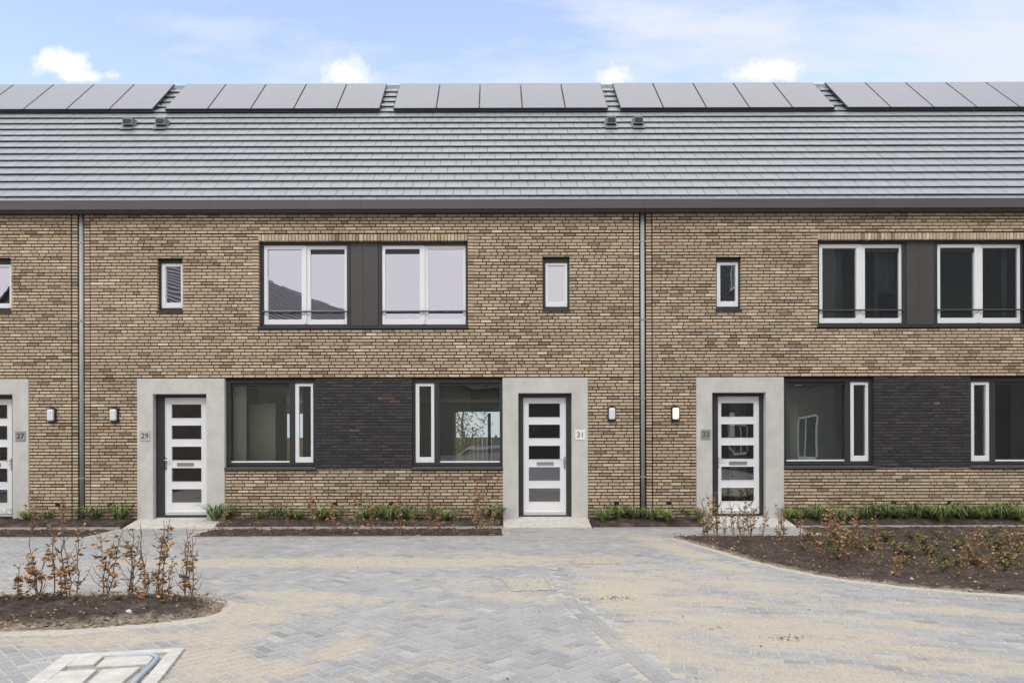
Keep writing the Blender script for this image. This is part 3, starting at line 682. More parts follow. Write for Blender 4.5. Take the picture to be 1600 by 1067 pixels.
SANDY = [  # centre x, y, rx, ry, slope (photo pixels on the ground), strength
    (560, 878, 380, 7, -0.005, 1.3), (840, 877, 90, 7, 0, 1.0), (925, 876, 60, 9, 0.02, 0.9), (790, 926, 95, 12, 0.06, 1.0), (985, 935, 80, 32, 0.35, 1.3), (1010, 985, 70, 36, .5, 1.1),
    (450, 940, 80, 16, 0.1, 0.9), (560, 938, 140, 10, 0.13, 0.8), (340, 1010, 95, 55, -0.6, 1.3), (540, 1010, 70, 16, -0.25, 1.0), (150, 1000, 330, 12, -0.05, 1.0),
    (400, 1050, 90, 22, -0.2, 1.0), (1085, 868, 110, 9, 0.33, 1.2), (1080, 960, 120, 34, 0.1, .9), (1170, 985, 170, 26, 0.15, .95), (1230, 925, 200, 12, 0.16, 0.9), (1110, 1040, 110, 38, 0.35, 1.2),
    (1380, 1000, 260, 16, 0.16, .9), (1330, 1058, 170, 16, 0.05, 1.0), (1540, 960, 200, 8, 0.09, 0.8), (1050, 890, 120, 10, 0.1, 0.5), (600, 860, 120, 4, 0, 0.5), (720, 864, 60, 3, 0, 0.6),
    (660, 1000, 60, 10, 0.2, 0.4), (900, 1015, 80, 12, 0.1, 0.5), (40, 925, 120, 10, 0, 0.6), (330, 950, 70, 26, 0, 1.0), (50, 905, 200, 7, 0, .5), (820, 870, 50, 4, 0, 0.7), (1190, 1040, 60, 20, .3, .7)]
SANDY += [(700, 905, 200, 5, 0.03, .55), (450, 900, 150, 5, 0, .6), (650, 1040, 120, 10, -.15, .5), (820, 960, 120, 8, .1, .45), (1350, 965, 200, 7, .13, .9), (1500, 1040, 160, 10, .1, .7), (1010, 905, 90, 7, .2, .8), (470, 985, 110, 8, -.1, .6), (760, 1000, 150, 6, .05, .4)]
SW = []
for (cx_, cy_, rx, ry, sl2, st) in SANDY: SW.append((cx_, cy_, rx, ry, sl2, st))
def toimg(X, Y, z=GZ):
    k = F/(D+Y); a = X*k; b = (z-EYE)*k; return VX+a-ROLL*b, VY-(b+ROLL*a)
def sandmask(X, Y):
    T = D+Y
    if T < 1.5: return 0.3
    x, y = toimg(X, Y); m = 0
    for (cx_, cy_, rx, ry, s_, st) in SW:
        dx = x-cx_; dy = y-cy_-s_*dx; d = (dx/rx)**2+(dy/ry)**2
        if d < 3: m = max(m, st*(1-d/2.2))
    m *= 0.80+0.75*max(-0.75, min(0.6, fbm(X*0.7+0.15*Y+9, Y*3.0+X*0.7, 12)))
    m = m*0.95+0.10+0.24*fbm(X*0.8, Y*2.6, 4)+0.20*fbm(X*4, Y*9, 8)
    return m
def paver_mat():
    m = bpy.data.materials.new('paver'); m.use_nodes = True; t = m.node_tree; b = t.nodes['Principled BSDF']
    a = t.nodes.new('ShaderNodeAttribute'); a.attribute_name = 'col'; s_ = t.nodes.new('ShaderNodeAttribute'); s_.attribute_name = 'sand'
    tcn = t.nodes.new('ShaderNodeTexCoord')
    def no(sc, de, ro=0.65):
        n = t.nodes.new('ShaderNodeTexNoise'); n.inputs['Scale'].default_value = sc; n.inputs['Detail'].default_value = de; n.inputs['Roughness'].default_value = ro
        t.links.new(tcn.outputs['Object'], n.inputs['Vector']); return n.outputs['Fac']
    def ma(op, x, y, cl=False):
        n = t.nodes.new('ShaderNodeMath'); n.operation = op; n.use_clamp = cl
        for i, v in enumerate((x, y)):
            if isinstance(v, (int, float)): n.inputs[i].default_value = v
            else: t.links.new(v, n.inputs[i])
        return n.outputs[0]
    f1 = no(9, 8, 0.75); f2 = no(70, 4); f3 = no(1.4, 4)
    k = ma('ADD', s_.outputs['Fac'], ma('MULTIPLY', ma('SUBTRACT', f1, 0.5), 2.0))
    k = ma('ADD', k, ma('MULTIPLY', ma('SUBTRACT', f2, 0.5), 0.5))
    k = ma('MULTIPLY', ma('SUBTRACT', k, 0.40), 2.2, True)
    k = ma('MULTIPLY', k, 0.88)
    dust = ma('MULTIPLY', ma('SUBTRACT', f3, 0.33), 1.4, True)
    def mix(f, A, B, bt='MIX'):
        n = t.nodes.new('ShaderNodeMix'); n.data_type = 'RGBA'; n.blend_type = bt
        for i, v in ((0, f), (6, A), (7, B)):
            if isinstance(v, (int, float)): n.inputs[i].default_value = v
            elif isinstance(v, tuple): n.inputs[i].default_value = v
            else: t.links.new(v, n.inputs[i])
        return n.outputs[2]
    c0 = mix(ma('ADD', 0.12, ma('MULTIPLY', dust, 0.7)), a.outputs['Color'], (0.40, 0.395, 0.375, 1))
    rr = t.nodes.new('ShaderNodeValToRGB'); rr.color_ramp.elements[0].color = (0.365, 0.32, 0.245, 1); rr.color_ramp.elements[1].color = (0.475, 0.425, 0.335, 1)
    rr.color_ramp.elements[0].position = 0.3; rr.color_ramp.elements[1].position = 0.7
    t.links.new(f2, rr.inputs[0])
    c1 = mix(k, c0, rr.outputs[0])
    sp_ = mix(ma('MULTIPLY', ma('SUBTRACT', no(160, 2), 0.5), 0.5), c1, (0.1, 0.1, 0.1, 1))
    gr = t.nodes.new('ShaderNodeMapRange'); gr.inputs[1].default_value = .3; gr.inputs[2].default_value = .7; gr.inputs[3].default_value = .80; gr.inputs[4].default_value = 1.16
    t.links.new(no(45, 6, .8), gr.inputs[0]); gc = t.nodes.new('ShaderNodeCombineXYZ')
    for i in range(3): t.links.new(gr.outputs[0], gc.inputs[i])
    c1 = mix(1.0, c1, gc.outputs[0], 'MULTIPLY')
    t.links.new(c1, b.inputs['Base Color']); b.inputs['Roughness'].default_value = 0.85; b.inputs['Specular IOR Level'].default_value = 0.35
    bp = t.nodes.new('ShaderNodeBump'); bp.inputs['Strength'].default_value = 0.35; bp.inputs['Distance'].default_value = 0.006
    t.links.new(no(110, 4), bp.inputs['Height']); t.links.new(bp.outputs[0], b.inputs['Normal'])
    return m
M['paver'] = paver_mat()
M['sandbed'] = mat('sand_bed', (0.42, 0.385, 0.325), 1.0, nscale=25, namt=0.2, bump=0.3, bscale=150, spec=0.1)
pv_ = MB()
PLEN, PWID = 0.200, 0.100
def paver(cx_, cy_, ang, ln=PLEN, wd=PWID, dz=0.0, tone=None):
    v = R.uniform(0.88, 1.10); r = R.random()
    c_ = (0.262*v, 0.266*v, 0.266*v)
    if r < 0.10: c_ = (0.20*v, 0.205*v, 0.207*v)
    elif r > 0.93: c_ = (0.33*v, 0.335*v, 0.335*v)
    if tone: c_ = tuple(a*b for a, b in zip(c_, tone))
    ca, sa = math.cos(ang), math.sin(ang); g = 0.0045; ch = 0.007
    z = GZ+dz+R.uniform(-0.0015, 0.0015); tx, ty = R.uniform(-.004, .004), R.uniform(-.004, .004)
    b = len(pv_.v)
    for (e, zz, ) in ((0, -0.02), (0, -ch), (ch, 0)):
        hl = ln/2-g-e; hw = wd/2-g-e
        for (u, w_) in ((-hl, -hw), (hl, -hw), (hl, hw), (-hl, hw)):
            x = cx_+u*ca-w_*sa; y = cy_+u*sa+w_*ca
            pv_.v.append((x, y, z+zz+u*tx+w_*ty)); pv_.mask.append(sandmask(x, y)+(0.36 if e == 0 else 0))
    pv_.face([b+8, b+9, b+10, b+11], c_)
    for lv in (0, 4):
        for i in range(4):
            j = (i+1) % 4; pv_.face([b+lv+i, b+lv+j, b+lv+4+j, b+lv+4+i], c_)
def dist_curve(x, y):
    return min(math.hypot(x-a, y-b) for a, b in RCURVE)
# border: two header rows along the curve of the right bed
cl = []
acc = 0
for (a, b) in zip(RCURVE, RCURVE[1:]):
    seg = math.hypot(b[0]-a[0], b[1]-a[1]); dirx, diry = (b[0]-a[0])/seg, (b[1]-a[1])/seg
    while acc < seg:
        px_, py_ = a[0]+dirx*acc, a[1]+diry*acc; nx_, ny_ = diry, -dirx
        if ny_ > 0: nx_, ny_ = -nx_, -ny_
        for k, o in enumerate((0.115,)):
            paver(px_+nx_*o, py_+ny_*o, math.atan2(ny_, nx_), dz=0.003)
        acc += PWID+0.001
    acc -= seg
# diagonal channel rows crossing the square
def row(p, q, ln, wd, rows=1, dz=0.003):
    L_ = math.hypot(q[0]-p[0], q[1]-p[1]); dx, dy = (q[0]-p[0])/L_, (q[1]-p[1])/L_; n = int(L_/ln)
    for r_ in range(rows):
        for k in range(n):
            o = (k+0.5+0.5*(r_ % 2))*ln; w_ = (r_+0.5-rows/2)*wd
            paver(p[0]+dx*o-dy*w_, p[1]+dy*o+dx*w_, math.atan2(dy, dx), ln, wd, dz)
L1 = (G(878, 930), G(1085, 1100)); L2 = (G(905, 882), G(1260, 1100))
row(*L1, PLEN, PWID, 2); 
HY = G(700, 876)[1]
row((-11, HY), (1.1, HY), PLEN, PWID, 2)
row((-11, YK2-0.09), (XD0+0.5, YK2-0.09), PLEN, PWID, 1)
def near_seg(x, y, s, d):
    (ax, ay), (bx, by) = s; L2_ = (bx-ax)**2+(by-ay)**2; t = max(0, min(1, ((x-ax)*(bx-ax)+(y-ay)*(by-ay))/L2_))
    return math.hypot(x-ax-t*(bx-ax), y-ay-t*(by-ay)) < d
def side(x, y, s):
    (ax, ay), (bx, by) = s; return (bx-ax)*(y-ay)-(by-ay)*(x-ax)
SLABR = [G(100, 1026), G(289, 1015), G(262, 1067), G(44, 1072)]
CORNER = SLABR
def region(x, y):
    T = D+y
    if T < 3.4 or y > YK2-0.15: return None
    if abs(x-0.3) > T*0.76+1.6: return None
    if x > RCURVE[0][0]-0.4 and dist_curve(x, y) < 0.205: return None
    if inpoly(x, y, RBED) or inpoly(x, y, LBED): return None
    if near_seg(x, y, L1, 0.11) or (abs(y-HY) < 0.11 and x < 1.1): return None
    if side(x, y, L1) > 0 and y < HY-0.15 and x > L1[0][0]: return 'R'
    if x > 2.6: return 'R'
    return 'H'
# herringbone
ang = math.radians(45); ca, sa = math.cos(ang), math.sin(ang); W_ = PWID
for i in range(-120, 120):
    for j in range(-40, 40):
        # unit: one horizontal and one vertical paver, lattice (W,W) and (2W,-2W)
        u = (i+2*j)*W_; v = (i-2*j)*W_
        for (du, dv, rot) in ((W_, W_/2, 0), (W_*0.5, W_*2.0, 1)):
            uu = u+du; vv = v+dv
            x = uu*ca-vv*sa; y = uu*sa+vv*ca-7.0
            if region(x, y) == 'H': paver(x, y, ang+rot*math.pi/2)
# running bond following the sweep of the bed
a2 = math.radians(-14); ca, sa = math.cos(a2), math.sin(a2)
for j in range(-80, 80):
    for i in range(-60, 70):
        uu = (i+0.5*(j % 2))*PLEN; vv = j*PWID
        x = 4+uu*ca-vv*sa; y = -6+uu*sa+vv*ca
        if region(x, y) == 'R': paver(x, y, a2)
# paved path in front of the doors
for (a, b) in ((XA1, XB0), (XB1, XD0)):
    j = 0; y = YK1-0.09
    while y > YK2+0.05:
        x = a+0.1+(j % 2)*PLEN/2
        while x < b-0.02:
            paver(x, y, 0, dz=0.004*0+0.0, tone=(1.05, 1.05, 1.05)); x += PLEN
        y -= PWID; j += 1
tag(pv_.build('paving', M['paver'], attr=True), kind='structure')
# sheets under and around
g = MB(); g.v = [(-400, -400, GZ-0.03), (400, -400, GZ-0.03), (400, 400, GZ-0.03), (-400, 400, GZ-0.03)]; g.face([0, 1, 2, 3])
tag(g.build('ground', M['far_grass']), kind='structure')
def sheet(name, x0, x1, y0, y1, z, m):
    g = MB(); g.v = [(x0, y0, z), (x1, y0, z), (x1, y1, z), (x0, y1, z)]; g.face([0, 1, 2, 3]); return tag(g.build(name, m), kind='structure')
sheet('sand_layer', -14, 14, -10.75, -0.01, GZ-0.0055, M['sandbed'])
def tex_pave():
    m = mat('far_paving', (0.3, 0.3, 0.3), 0.85); t = m.node_tree; b = t.nodes['Principled BSDF']
    tcn = t.nodes.new('ShaderNodeTexCoord'); br = t.nodes.new('ShaderNodeTexBrick'); br.inputs['Scale'].default_value = 1
    br.inputs['Brick Width'].default_value = 0.212; br.inputs['Row Height'].default_value = 0.106; br.inputs['Mortar Size'].default_value = 0.004
    br.inputs['Color1'].default_value = (0.26, 0.27, 0.29, 1); br.inputs['Color2'].default_value = (0.36, 0.365, 0.37, 1); br.inputs['Mortar'].default_value = (0.5, 0.43, 0.34, 1)
    t.links.new(tcn.outputs['Object'], br.inputs['Vector']); t.links.new(br.outputs[0], b.inputs['Base Color']); return m
sheet('road', -60, 60, -60, -10.7, GZ-0.002, tex_pave())

# kerbs -------------------------------------------------
def kerb(x0, x1, y, w_=0.05, h=0.02):
    g = MB(); n = max(1, int((x1-x0)/1.0))
    for k in range(n):
        a = x0+(x1-x0)*k/n; b = x0+(x1-x0)*(k+1)/n-0.004; d = R.uniform(-.002, .002)
        g.hexa([(a, y-w_/2, GZ-0.1), (b, y-w_/2, GZ-0.1), (b, y+w_/2, GZ-0.1), (a, y+w_/2, GZ-0.1),
                (a+.003, y-w_/2+.006, GZ+h+d), (b-.003, y-w_/2+.006, GZ+h+d), (b-.003, y+w_/2-.006, GZ+h+d), (a+.003, y+w_/2-.006, GZ+h+d)])
    tag(g.build('kerb', M['kerb']), kind='structure')
kerb(-12, XA1-0.03, YK1, h=0.035); kerb(XB0+0.03, XB1-0.02, YK1, h=0.035); kerb(XC0+0.02, XC1, YK1, h=0.012); kerb(XD0+0.03, 13, YK1, h=0.035)
kerb(-12, XA1-0.05, YK2, h=0.012); kerb(XA1-0.05, XB0+0.05, YK2, h=0.004); kerb(XB0+0.05, XB1-0.02, YK2, h=0.012); kerb(XB1-0.02, XD0+0.1, YK2, h=0.004)
for (a, b) in ((XA1, XB0), (XB1, XC0), (XC1, XD0)):
    g = MB(); a += 0.006; b -= 0.006
    g.hexa([(a, YK1+0.02, GZ-0.1), (b, YK1+0.02, GZ-0.1), (b, 0.10, GZ-0.1), (a, 0.10, GZ-0.1), (a, YK1+0.02, GZ+0.012), (b, YK1+0.02, GZ+0.012), (b, 0.10, -0.028), (a, 0.10, -0.028)])
    tag(g.build('doorstep', M['slab']), kind='structure')

# soil ---------------------------------------------------
def soil(poly, zf, step=0.035, name='soil', crumbs=900, edge=0.12, bump=0.035, sandy=0):
    xs = [p[0] for p in poly]; ys = [p[1] for p in poly]; x0, x1, y0, y1 = min(xs), max(xs), min(ys), max(ys)
    nx = int((x1-x0)/step)+2; ny = int((y1-y0)/step)+2; g = MB(); vid = {}
    ed = [(poly[i], poly[(i+1) % len(poly)]) for i in range(len(poly))]
    def de(x, y):
        m = 9
        for (a, b) in ed:
            L_ = (b[0]-a[0])**2+(b[1]-a[1])**2
            if L_ < 1e-9: continue
            t = max(0, min(1, ((x-a[0])*(b[0]-a[0])+(y-a[1])*(b[1]-a[1]))/L_)); m = min(m, math.hypot(x-a[0]-t*(b[0]-a[0]), y-a[1]-t*(b[1]-a[1])))
        return m
    def hz(x, y, d):
        if d < step: return GZ-0.02
        e = min(1, d/edge); return zf(x, y)+(bump*(0.5+0.6*fbm(x*7, y*7, 1)+0.5*abs(nz(x*22, y*22, 5))))*e-0.006
    def scol(x, y, d):
        v = 1+0.35*fbm(x*3, y*3, 6); q = max(0, 1-d/(edge*sandy))*0.95+0.35*nz(x*9, y*9, 2)+0.2*nz(x*30, y*30, 2)-0.12 if sandy else max(0, 0.3*nz(x*6, y*6, 2))
        q = min(0.95, max(0, q)); return tuple((a*(1-q)+b*q)*v for a, b in zip((0.062, 0.048, 0.040), (0.34, 0.28, 0.215)))
    for i in range(nx):
        for j in range(ny):
            x, y = x0+i*step, y0+j*step
            if not inpoly(x, y, poly): continue
            vid[i, j] = len(g.v); g.v.append((x, y, hz(x, y, de(x, y))))
    for (i, j) in list(vid):
        if (i+1, j) in vid and (i, j+1) in vid and (i+1, j+1) in vid:
            x, y = x0+i*step, y0+j*step; g.face([vid[i, j], vid[i+1, j], vid[i+1, j+1], vid[i, j+1]], scol(x, y, de(x, y)))
    n = 0; tries = 0
    while n < crumbs and tries < crumbs*6:
        tries += 1; x, y = R.uniform(x0, x1), R.uniform(y0, y1)
        if not inpoly(x, y, poly): continue
        n += 1; s = R.uniform(0.006, 0.022)*(1.5 if R.random() < 0.08 else 1); z = hz(x, y, 0.2)+s*0.3; b = len(g.v); a0 = R.uniform(0, 6)
        for k in range(4): g.v.append((x+s*R.uniform(.7, 1.2)*math.cos(a0+k*1.57), y+s*R.uniform(.7, 1.2)*math.sin(a0+k*1.57), z-s*0.2))
        g.v.append((x, y, z+s*R.uniform(.4, .9)))
        kk = R.uniform(.7, 1.5); cc = tuple(q*kk for q in scol(x, y, de(x, y)))
        for k in range(4): g.face([b+k, b+(k+1) % 4, b+4], cc)
    return tag(g.build(name, M['soil'], attr=True), kind='structure')
flat = lambda x, y: GZ
slope = lambda x, y: GZ+0.045+0.09*max(0, 1+y/0.6)
for (a, b) in ((-11.5, XA1), (XB0, XB1), (XC0, XC1), (XD0, 12.5)):
    soil([(a, YK1+0.02), (b, YK1+0.02), (b, -0.0), (a, -0.0)], slope, 0.04, crumbs=int(90*(b-a)), edge=0.05)
for (a, b) in ((-11.5, XA1-0.05), (XB0+0.02, XB1)):
    soil([(a, YK2+0.03), (b, YK2+0.03), (b, YK1-0.03), (a, YK1-0.03)], lambda x, y: GZ-0.01, 0.04, crumbs=int(120*(b-a)), edge=0.05)
soil([(XD0+0.02, YK2-0.1), (12.5, YK2-0.1), (12.5, YK1-0.03), (XD0+0.02, YK1-0.03)], lambda x, y: GZ, 0.04, crumbs=800, edge=0.05)
soil(RBED, lambda x, y: GZ+0.015, 0.045, crumbs=3200, edge=0.25, bump=0.05, sandy=0.7)
soil(LBED, lambda x, y: GZ+0.015, 0.03, crumbs=4000, edge=0.25, bump=0.06, sandy=1.5)
# sandy fringe of the left bed and along the right bed
def fringe(curve, off, wd, seed, zt_=0.006):
    g = MB(); rr = random.Random(seed); pts = []
    for i, p in enumerate(curve):
        a = curve[max(0, i-1)]; b = curve[min(len(curve)-1, i+1)]; dx, dy = b[0]-a[0], b[1]-a[1]; l_ = math.hypot(dx, dy) or 1
        pts.append((p, (-dy/l_, dx/l_)))
    K = 7
    fine = []
    for (p, n_), (q, m_) in zip(pts, pts[1:]):
        ns = max(1, int(math.hypot(q[0]-p[0], q[1]-p[1])/0.04))
        for k in range(ns): t = k/ns; fine.append(((p[0]+(q[0]-p[0])*t, p[1]+(q[1]-p[1])*t), (n_[0]+(m_[0]-n_[0])*t, n_[1]+(m_[1]-n_[1])*t)))
    for (p, n_) in fine:
        w1 = wd*(0.8+0.5*fbm(p[0]*2, p[1]*2, seed)); o1 = off+0.04*fbm(p[0]*5, p[1]*5, seed+2)
        for k in range(K):
            u = k/(K-1)*2-1; x = p[0]+n_[0]*(o1+u*w1); y = p[1]+n_[1]*(o1+u*w1)
            g.v.append((x, y, GZ+zt_*3*(1-u*u)+0.006*fbm(x*12, y*12, 3)*(1-u*u)+(-0.004 if abs(u) > 0.95 else 0.001)))
    for i in range(len(fine)-1):
        for k in range(K-1): g.face([i*K+k, i*K+k+1, (i+1)*K+k+1, (i+1)*K+k])
    return tag(g.build('sand', M['sandbed'], smooth=True), kind='structure')
fringe(LBED, 0.0, 0.10, 5); fringe(RCURVE, 0.0, 0.055, 9)

# ------------------------------------------------------------ concrete covers in the paving
c0 = Vector((*SLABR[1], 0)); e1 = (Vector((*SLABR[0], 0))-c0); W1_ = e1.length; ex = -e1.normalized(); ey = Vector((-ex.y, ex.x, 0))*-1
ey = -Vector((-ex.y, ex.x, 0))
o_ = Vector((*SLABR[0], 0))
def LC(u, v, z): p = o_+ex*u+ey*v; return (p.x, p.y, GZ+z)
cov = empty('utility_cover', (o_.x, o_.y, GZ), 'pale concrete utility cover with a curved grey pipe set in its groove, bottom left corner', 'utility cover')
def prism(mb, pts, z0, z1, ch=0.006):
    n = len(pts); b = len(mb.v); c_ = (sum(p[0] for p in pts)/n, sum(p[1] for p in pts)/n)
    for z, s in ((z0, 0), (z1-ch, 0), (z1, ch)):
        for u, v in pts:
            d = math.hypot(u-c_[0], v-c_[1]); k = 1-s/d; mb.v.append(LC(c_[0]+(u-c_[0])*k, c_[1]+(v-c_[1])*k, z))
    for r_ in (0, n):
        for k in range(n): mb.face([b+r_+k, b+r_+(k+1) % n, b+r_+n+(k+1) % n, b+r_+n+k][::-1])
    mb.face([b+2*n+k for k in range(n)][::-1])
g = MB(); Wd = W1_; Ln = 1.05
prism(g, [(0, 0), (Wd, 0), (Wd, 0.10), (0, 0.10)], -0.03, 0.02); prism(g, [(0, 0.1005), (0.12, 0.1005), (0.12, Ln), (0, Ln)], -0.03, 0.02)
prism(g, [(Wd-0.10, 0.1005), (Wd, 0.1005), (Wd, Ln), (Wd-0.10, Ln)], -0.03, 0.0202); prism(g, [(0.121, 0.1005), (0.30, 0.1005), (0.30, 0.30), (0.121, 0.30)], -0.03, 0.0205)
prism(g, [(0.1205, 0.42), (0.36, 0.42), (0.36, Ln-0.1), (0.1205, Ln-0.1)], -0.03, 0.0195)
gg = g.build('frame', M['slab'], cov, (o_.x, o_.y, GZ))
g = MB(); arc = [(0.33, 0.16), (Wd-0.26, 0.16)]+[(Wd-0.26+0.09*math.sin(a), 0.25-0.09*math.cos(a)) for a in (0.4, 0.8, 1.2, 1.57)]+[(Wd-0.17, 0.38), (0.33, 0.38)]
prism(g, arc, -0.03, 0.022); g.build('lid', M['slab'], cov, (o_.x, o_.y, GZ))
g = MB(); prism(g, [(0.40, 0.44), (Wd-0.20, 0.44), (Wd-0.24, 0.9), (0.40, 0.9)], -0.03, 0.021); g.build('lid', M['slab'], cov, (o_.x, o_.y, GZ))
g = MB(); g.v = [LC(-0.0+0.01, 0.01, -0.012), LC(Wd-0.01, 0.01, -0.012), LC(Wd-0.01, Ln, -0.012), LC(0.01, Ln, -0.012)]; g.face([3, 2, 1, 0]); g.c = [(0.06, 0.05, 0.04)]; g.build('pit', M['soil'], cov, (o_.x, o_.y, GZ), attr=True)
g = MB(); pp = [LC(0.32, 0.135, 0.0), LC(0.45, 0.125, 0.008), LC(Wd-0.28, 0.125, 0.012)]+[LC(Wd-0.27+0.13*math.sin(a), 0.255-0.13*math.cos(a), 0.012) for a in (0.35, 0.7, 1.05, 1.4)]+[LC(Wd-0.14, 0.40, 0.012), LC(Wd-0.15, 0.6, 0.012), LC(Wd-0.16, 1.0, 0.012)]
g.tube(pp, 0.019, 10); g.build('pipe', M['pipe'], cov, (o_.x, o_.y, GZ), smooth=True)

M['sandy_concrete'] = mat('sandy_concrete', (0.37, 0.335, 0.28), 0.95, nscale=22, namt=0.4, bump=0.3, bscale=70, spec=0.1)
for (cn, lab) in (([G(782, 903), G(856, 903), G(870, 922), G(800, 924)], 'square sand-covered concrete cover in the middle of the paving'),
                  ([G(890, 872), G(955, 871), G(968, 881), G(898, 882)], 'small sandy cover in the paving in front of the door of number 31')):
    g = MB(); cc = (sum(p[0] for p in cn)/4, sum(p[1] for p in cn)/4)
    def at(u, z): return [(cc[0]+(p[0]-cc[0])*u, cc[1]+(p[1]-cc[1])*u, GZ+z) for p in cn]
    r0, r1, r2, r3, r4 = at(1.0, -0.02), at(1.0, 0.007), at(0.86, 0.007), at(0.85, 0.001), at(0.83, 0.006)
    g.v = r0+r1+r2+r3+r4
    for l_ in range(4):
        for k in range(4): g.face([l_*4+k, l_*4+4+k, l_*4+4+(k+1) % 4, l_*4+(k+1) % 4])
    g.face([19, 18, 17, 16])
    tag(g.build('manhole_cover', M['sandy_concrete'], None, (cc[0], cc[1], GZ)), lab, 'manhole cover')

# ------------------------------------------------------------ plants
BROWN = [(0.36, 0.20, 0.095), (0.52, 0.25, 0.09), (0.46, 0.27, 0.12), (0.22, 0.125, 0.065), (0.42, 0.27, 0.15), (0.17, 0.10, 0.055), (0.26, 0.19, 0.08), (0.33, 0.25, 0.15)]
def leafshape(g, p, d, s, col):
    d = d.normalized(); up = Vector((R.uniform(-1, 1), R.uniform(-1, 1), R.uniform(-.2, 1))).normalized(); a = d.cross(up)
    if a.length < 1e-3: return
    a.normalize(); n_ = a.cross(d); b = len(g.v); c_ = R.uniform(0.1, 0.35)*s
    for q in (p, p+d*s*.45+a*s*.27+n_*c_*0.4, p+d*s+n_*c_, p+d*s*.45-a*s*.27+n_*c_*0.4, p+d*s*.5): g.v.append(tuple(q))
    g.face([b, b+1, b+2, b+4], col); g.face([b, b+4, b+2, b+3], col)
def sapling(h, nstem, nleaf, pal, seed, spread=0.13, low=0.0):
    R.seed(seed); st = MB(); lf = MB(); br = []
    for s in range(nstem):
        x, y = (R.uniform(-.04, .04), R.uniform(-.04, .04)) if nstem > 1 else (0, 0)
        hh = h*R.uniform(0.65, 1.0) if s else h; n = 7; dx, dy = R.uniform(-spread, spread)*1.5, R.uniform(-spread, spread)
        pts = [(x+dx*(k/n)**1.2+R.uniform(-.014, .014), y+dy*(k/n)**1.2+R.uniform(-.014, .014), -0.03+hh*k/n) for k in range(n+1)]
        st.tube(pts, [0.006*(1-0.7*k/n)+0.0012 for k in range(n+1)], 5); br.append([Vector(p) for p in pts])
        for k in range(1, n):
            for _ in range(R.choice((1, 1, 2))):
                a = R.uniform(0, 6.28); p = Vector(pts[k]); l_ = R.uniform(.06, .19)*h/0.7*(1.15-0.6*k/n)
                q1 = p+Vector((math.cos(a)*l_*.5, math.sin(a)*l_*.5, l_*.55)); q2 = q1+Vector((math.cos(a)*l_*.25, math.sin(a)*l_*.25, l_*.6))
                st.tube([tuple(p), tuple(q1), tuple(q2)], [.004, .003, .0015], 4); br.append([p, q1, q2])
    for _ in range(nleaf):
        b = R.choice(br); k = R.randrange(0, len(b)-1); t = R.random(); p = b[k].lerp(b[k+1], t)
        if p.z < low*h or (R.random() < (p.z/h)**2.0*0.75) or nz(p.x*9, p.y*9, p.z*9+seed) < -0.12: continue
        a = R.uniform(0, 6.28); d = Vector((math.cos(a), math.sin(a), R.uniform(-.7, .5)))
        c_ = R.choice(pal); v = R.uniform(.75, 1.25); leafshape(lf, p+Vector((nz(p.z*20, seed), nz(p.z*20, seed+5), 0))*0.03, d, R.uniform(.034, .070), tuple(q*v for q in c_))
    return st, lf
ORD = ['first', 'second', 'third', 'fourth', 'fifth', 'sixth', 'seventh', 'eighth', 'ninth', 'tenth', 'eleventh', 'twelfth', 'thirteenth', 'fourteenth', 'fifteenth', 'sixteenth', 'seventeenth', 'eighteenth', 'nineteenth', 'twentieth', 'twenty-first', 'twenty-second', 'twenty-third', 'twenty-fourth', 'twenty-fifth']
def mk_sapling(h, ns, nl, pal, seed, sp=0.13, low=0.0):
    st, lf = sapling(h, ns, nl, pal, seed, sp, low)
    e = empty('hedge_sapling', (0, 0, 0)); st.build('stem', M['bark'], e); lf.build('leaves', M['leaf'], e, attr=True); return e
def dup(o):
    c_ = o.copy(); COL.objects.link(c_)
    for ch in list(o.children):
        d = ch.copy(); COL.objects.link(d); d.parent = c_
    return c_
OLIVE = [(0.10, 0.13, 0.035), (0.14, 0.15, 0.05), (0.22, 0.17, 0.07), (0.26, 0.15, 0.08)]
# left bed: each one measured
left = [(88, 931, 118, 2, 150), (28, 938, 60, 1, 60), (-40, 936, 110, 2, 110), (64, 945, 108, 3, 190), (108, 936, 95, 2, 100), (122, 930, 110, 1, 60), (166, 932, 104, 3, 200), (203, 934, 112, 3, 120), (228, 934, 118, 1, 45), (248, 933, 125, 2, 190), (256, 944, 60, 3, 110), (222, 941, 52, 1, 40), (290, 936, 112, 2, 110), (299, 944, 105, 2, 90)]
left.sort()
for i, (x, y, hp, ns, nl) in enumerate(left):
    X, Y = G(x, y); h = hp*(D+Y)/F
    e = mk_sapling(h, ns, int(nl*1.7), BROWN, 100+i, 0.09); e.location = (X, Y, GZ+0.02); e.rotation_euler.z = R.uniform(0, 6)
    tag(e, f'brown-leaved beech sapling in the left soil bed, {ORD[i]} from the left', 'sapling', 'beech saplings in the left bed')
protos = [mk_sapling(0.8, 2, 230, BROWN+[(0.45, 0.30, 0.12)], 300, 0.10), mk_sapling(0.75, 3, 330, BROWN, 301, 0.12), mk_sapling(0.7, 2, 110, BROWN, 302, 0.08), mk_sapling(0.9, 2, 140, BROWN, 303, 0.12), mk_sapling(0.6, 3, 280, BROWN+OLIVE, 304, 0.14)]
used = [False]*len(protos)
def put(k, X, Y, h, label, group, z=GZ):
    o = protos[k]
    if used[k]: o = dup(o)
    used[k] = True
    base = (0.8, 0.75, 0.7, 0.9, 0.6)[k]; s = h/base
    o.location = (X, Y, z); o.rotation_euler = (R.uniform(-.08, .08), R.uniform(-.08, .08), R.uniform(0, 6.28)); o.scale = (s*0.9, s*0.9, s); tag(o, label, 'sapling', group); return o
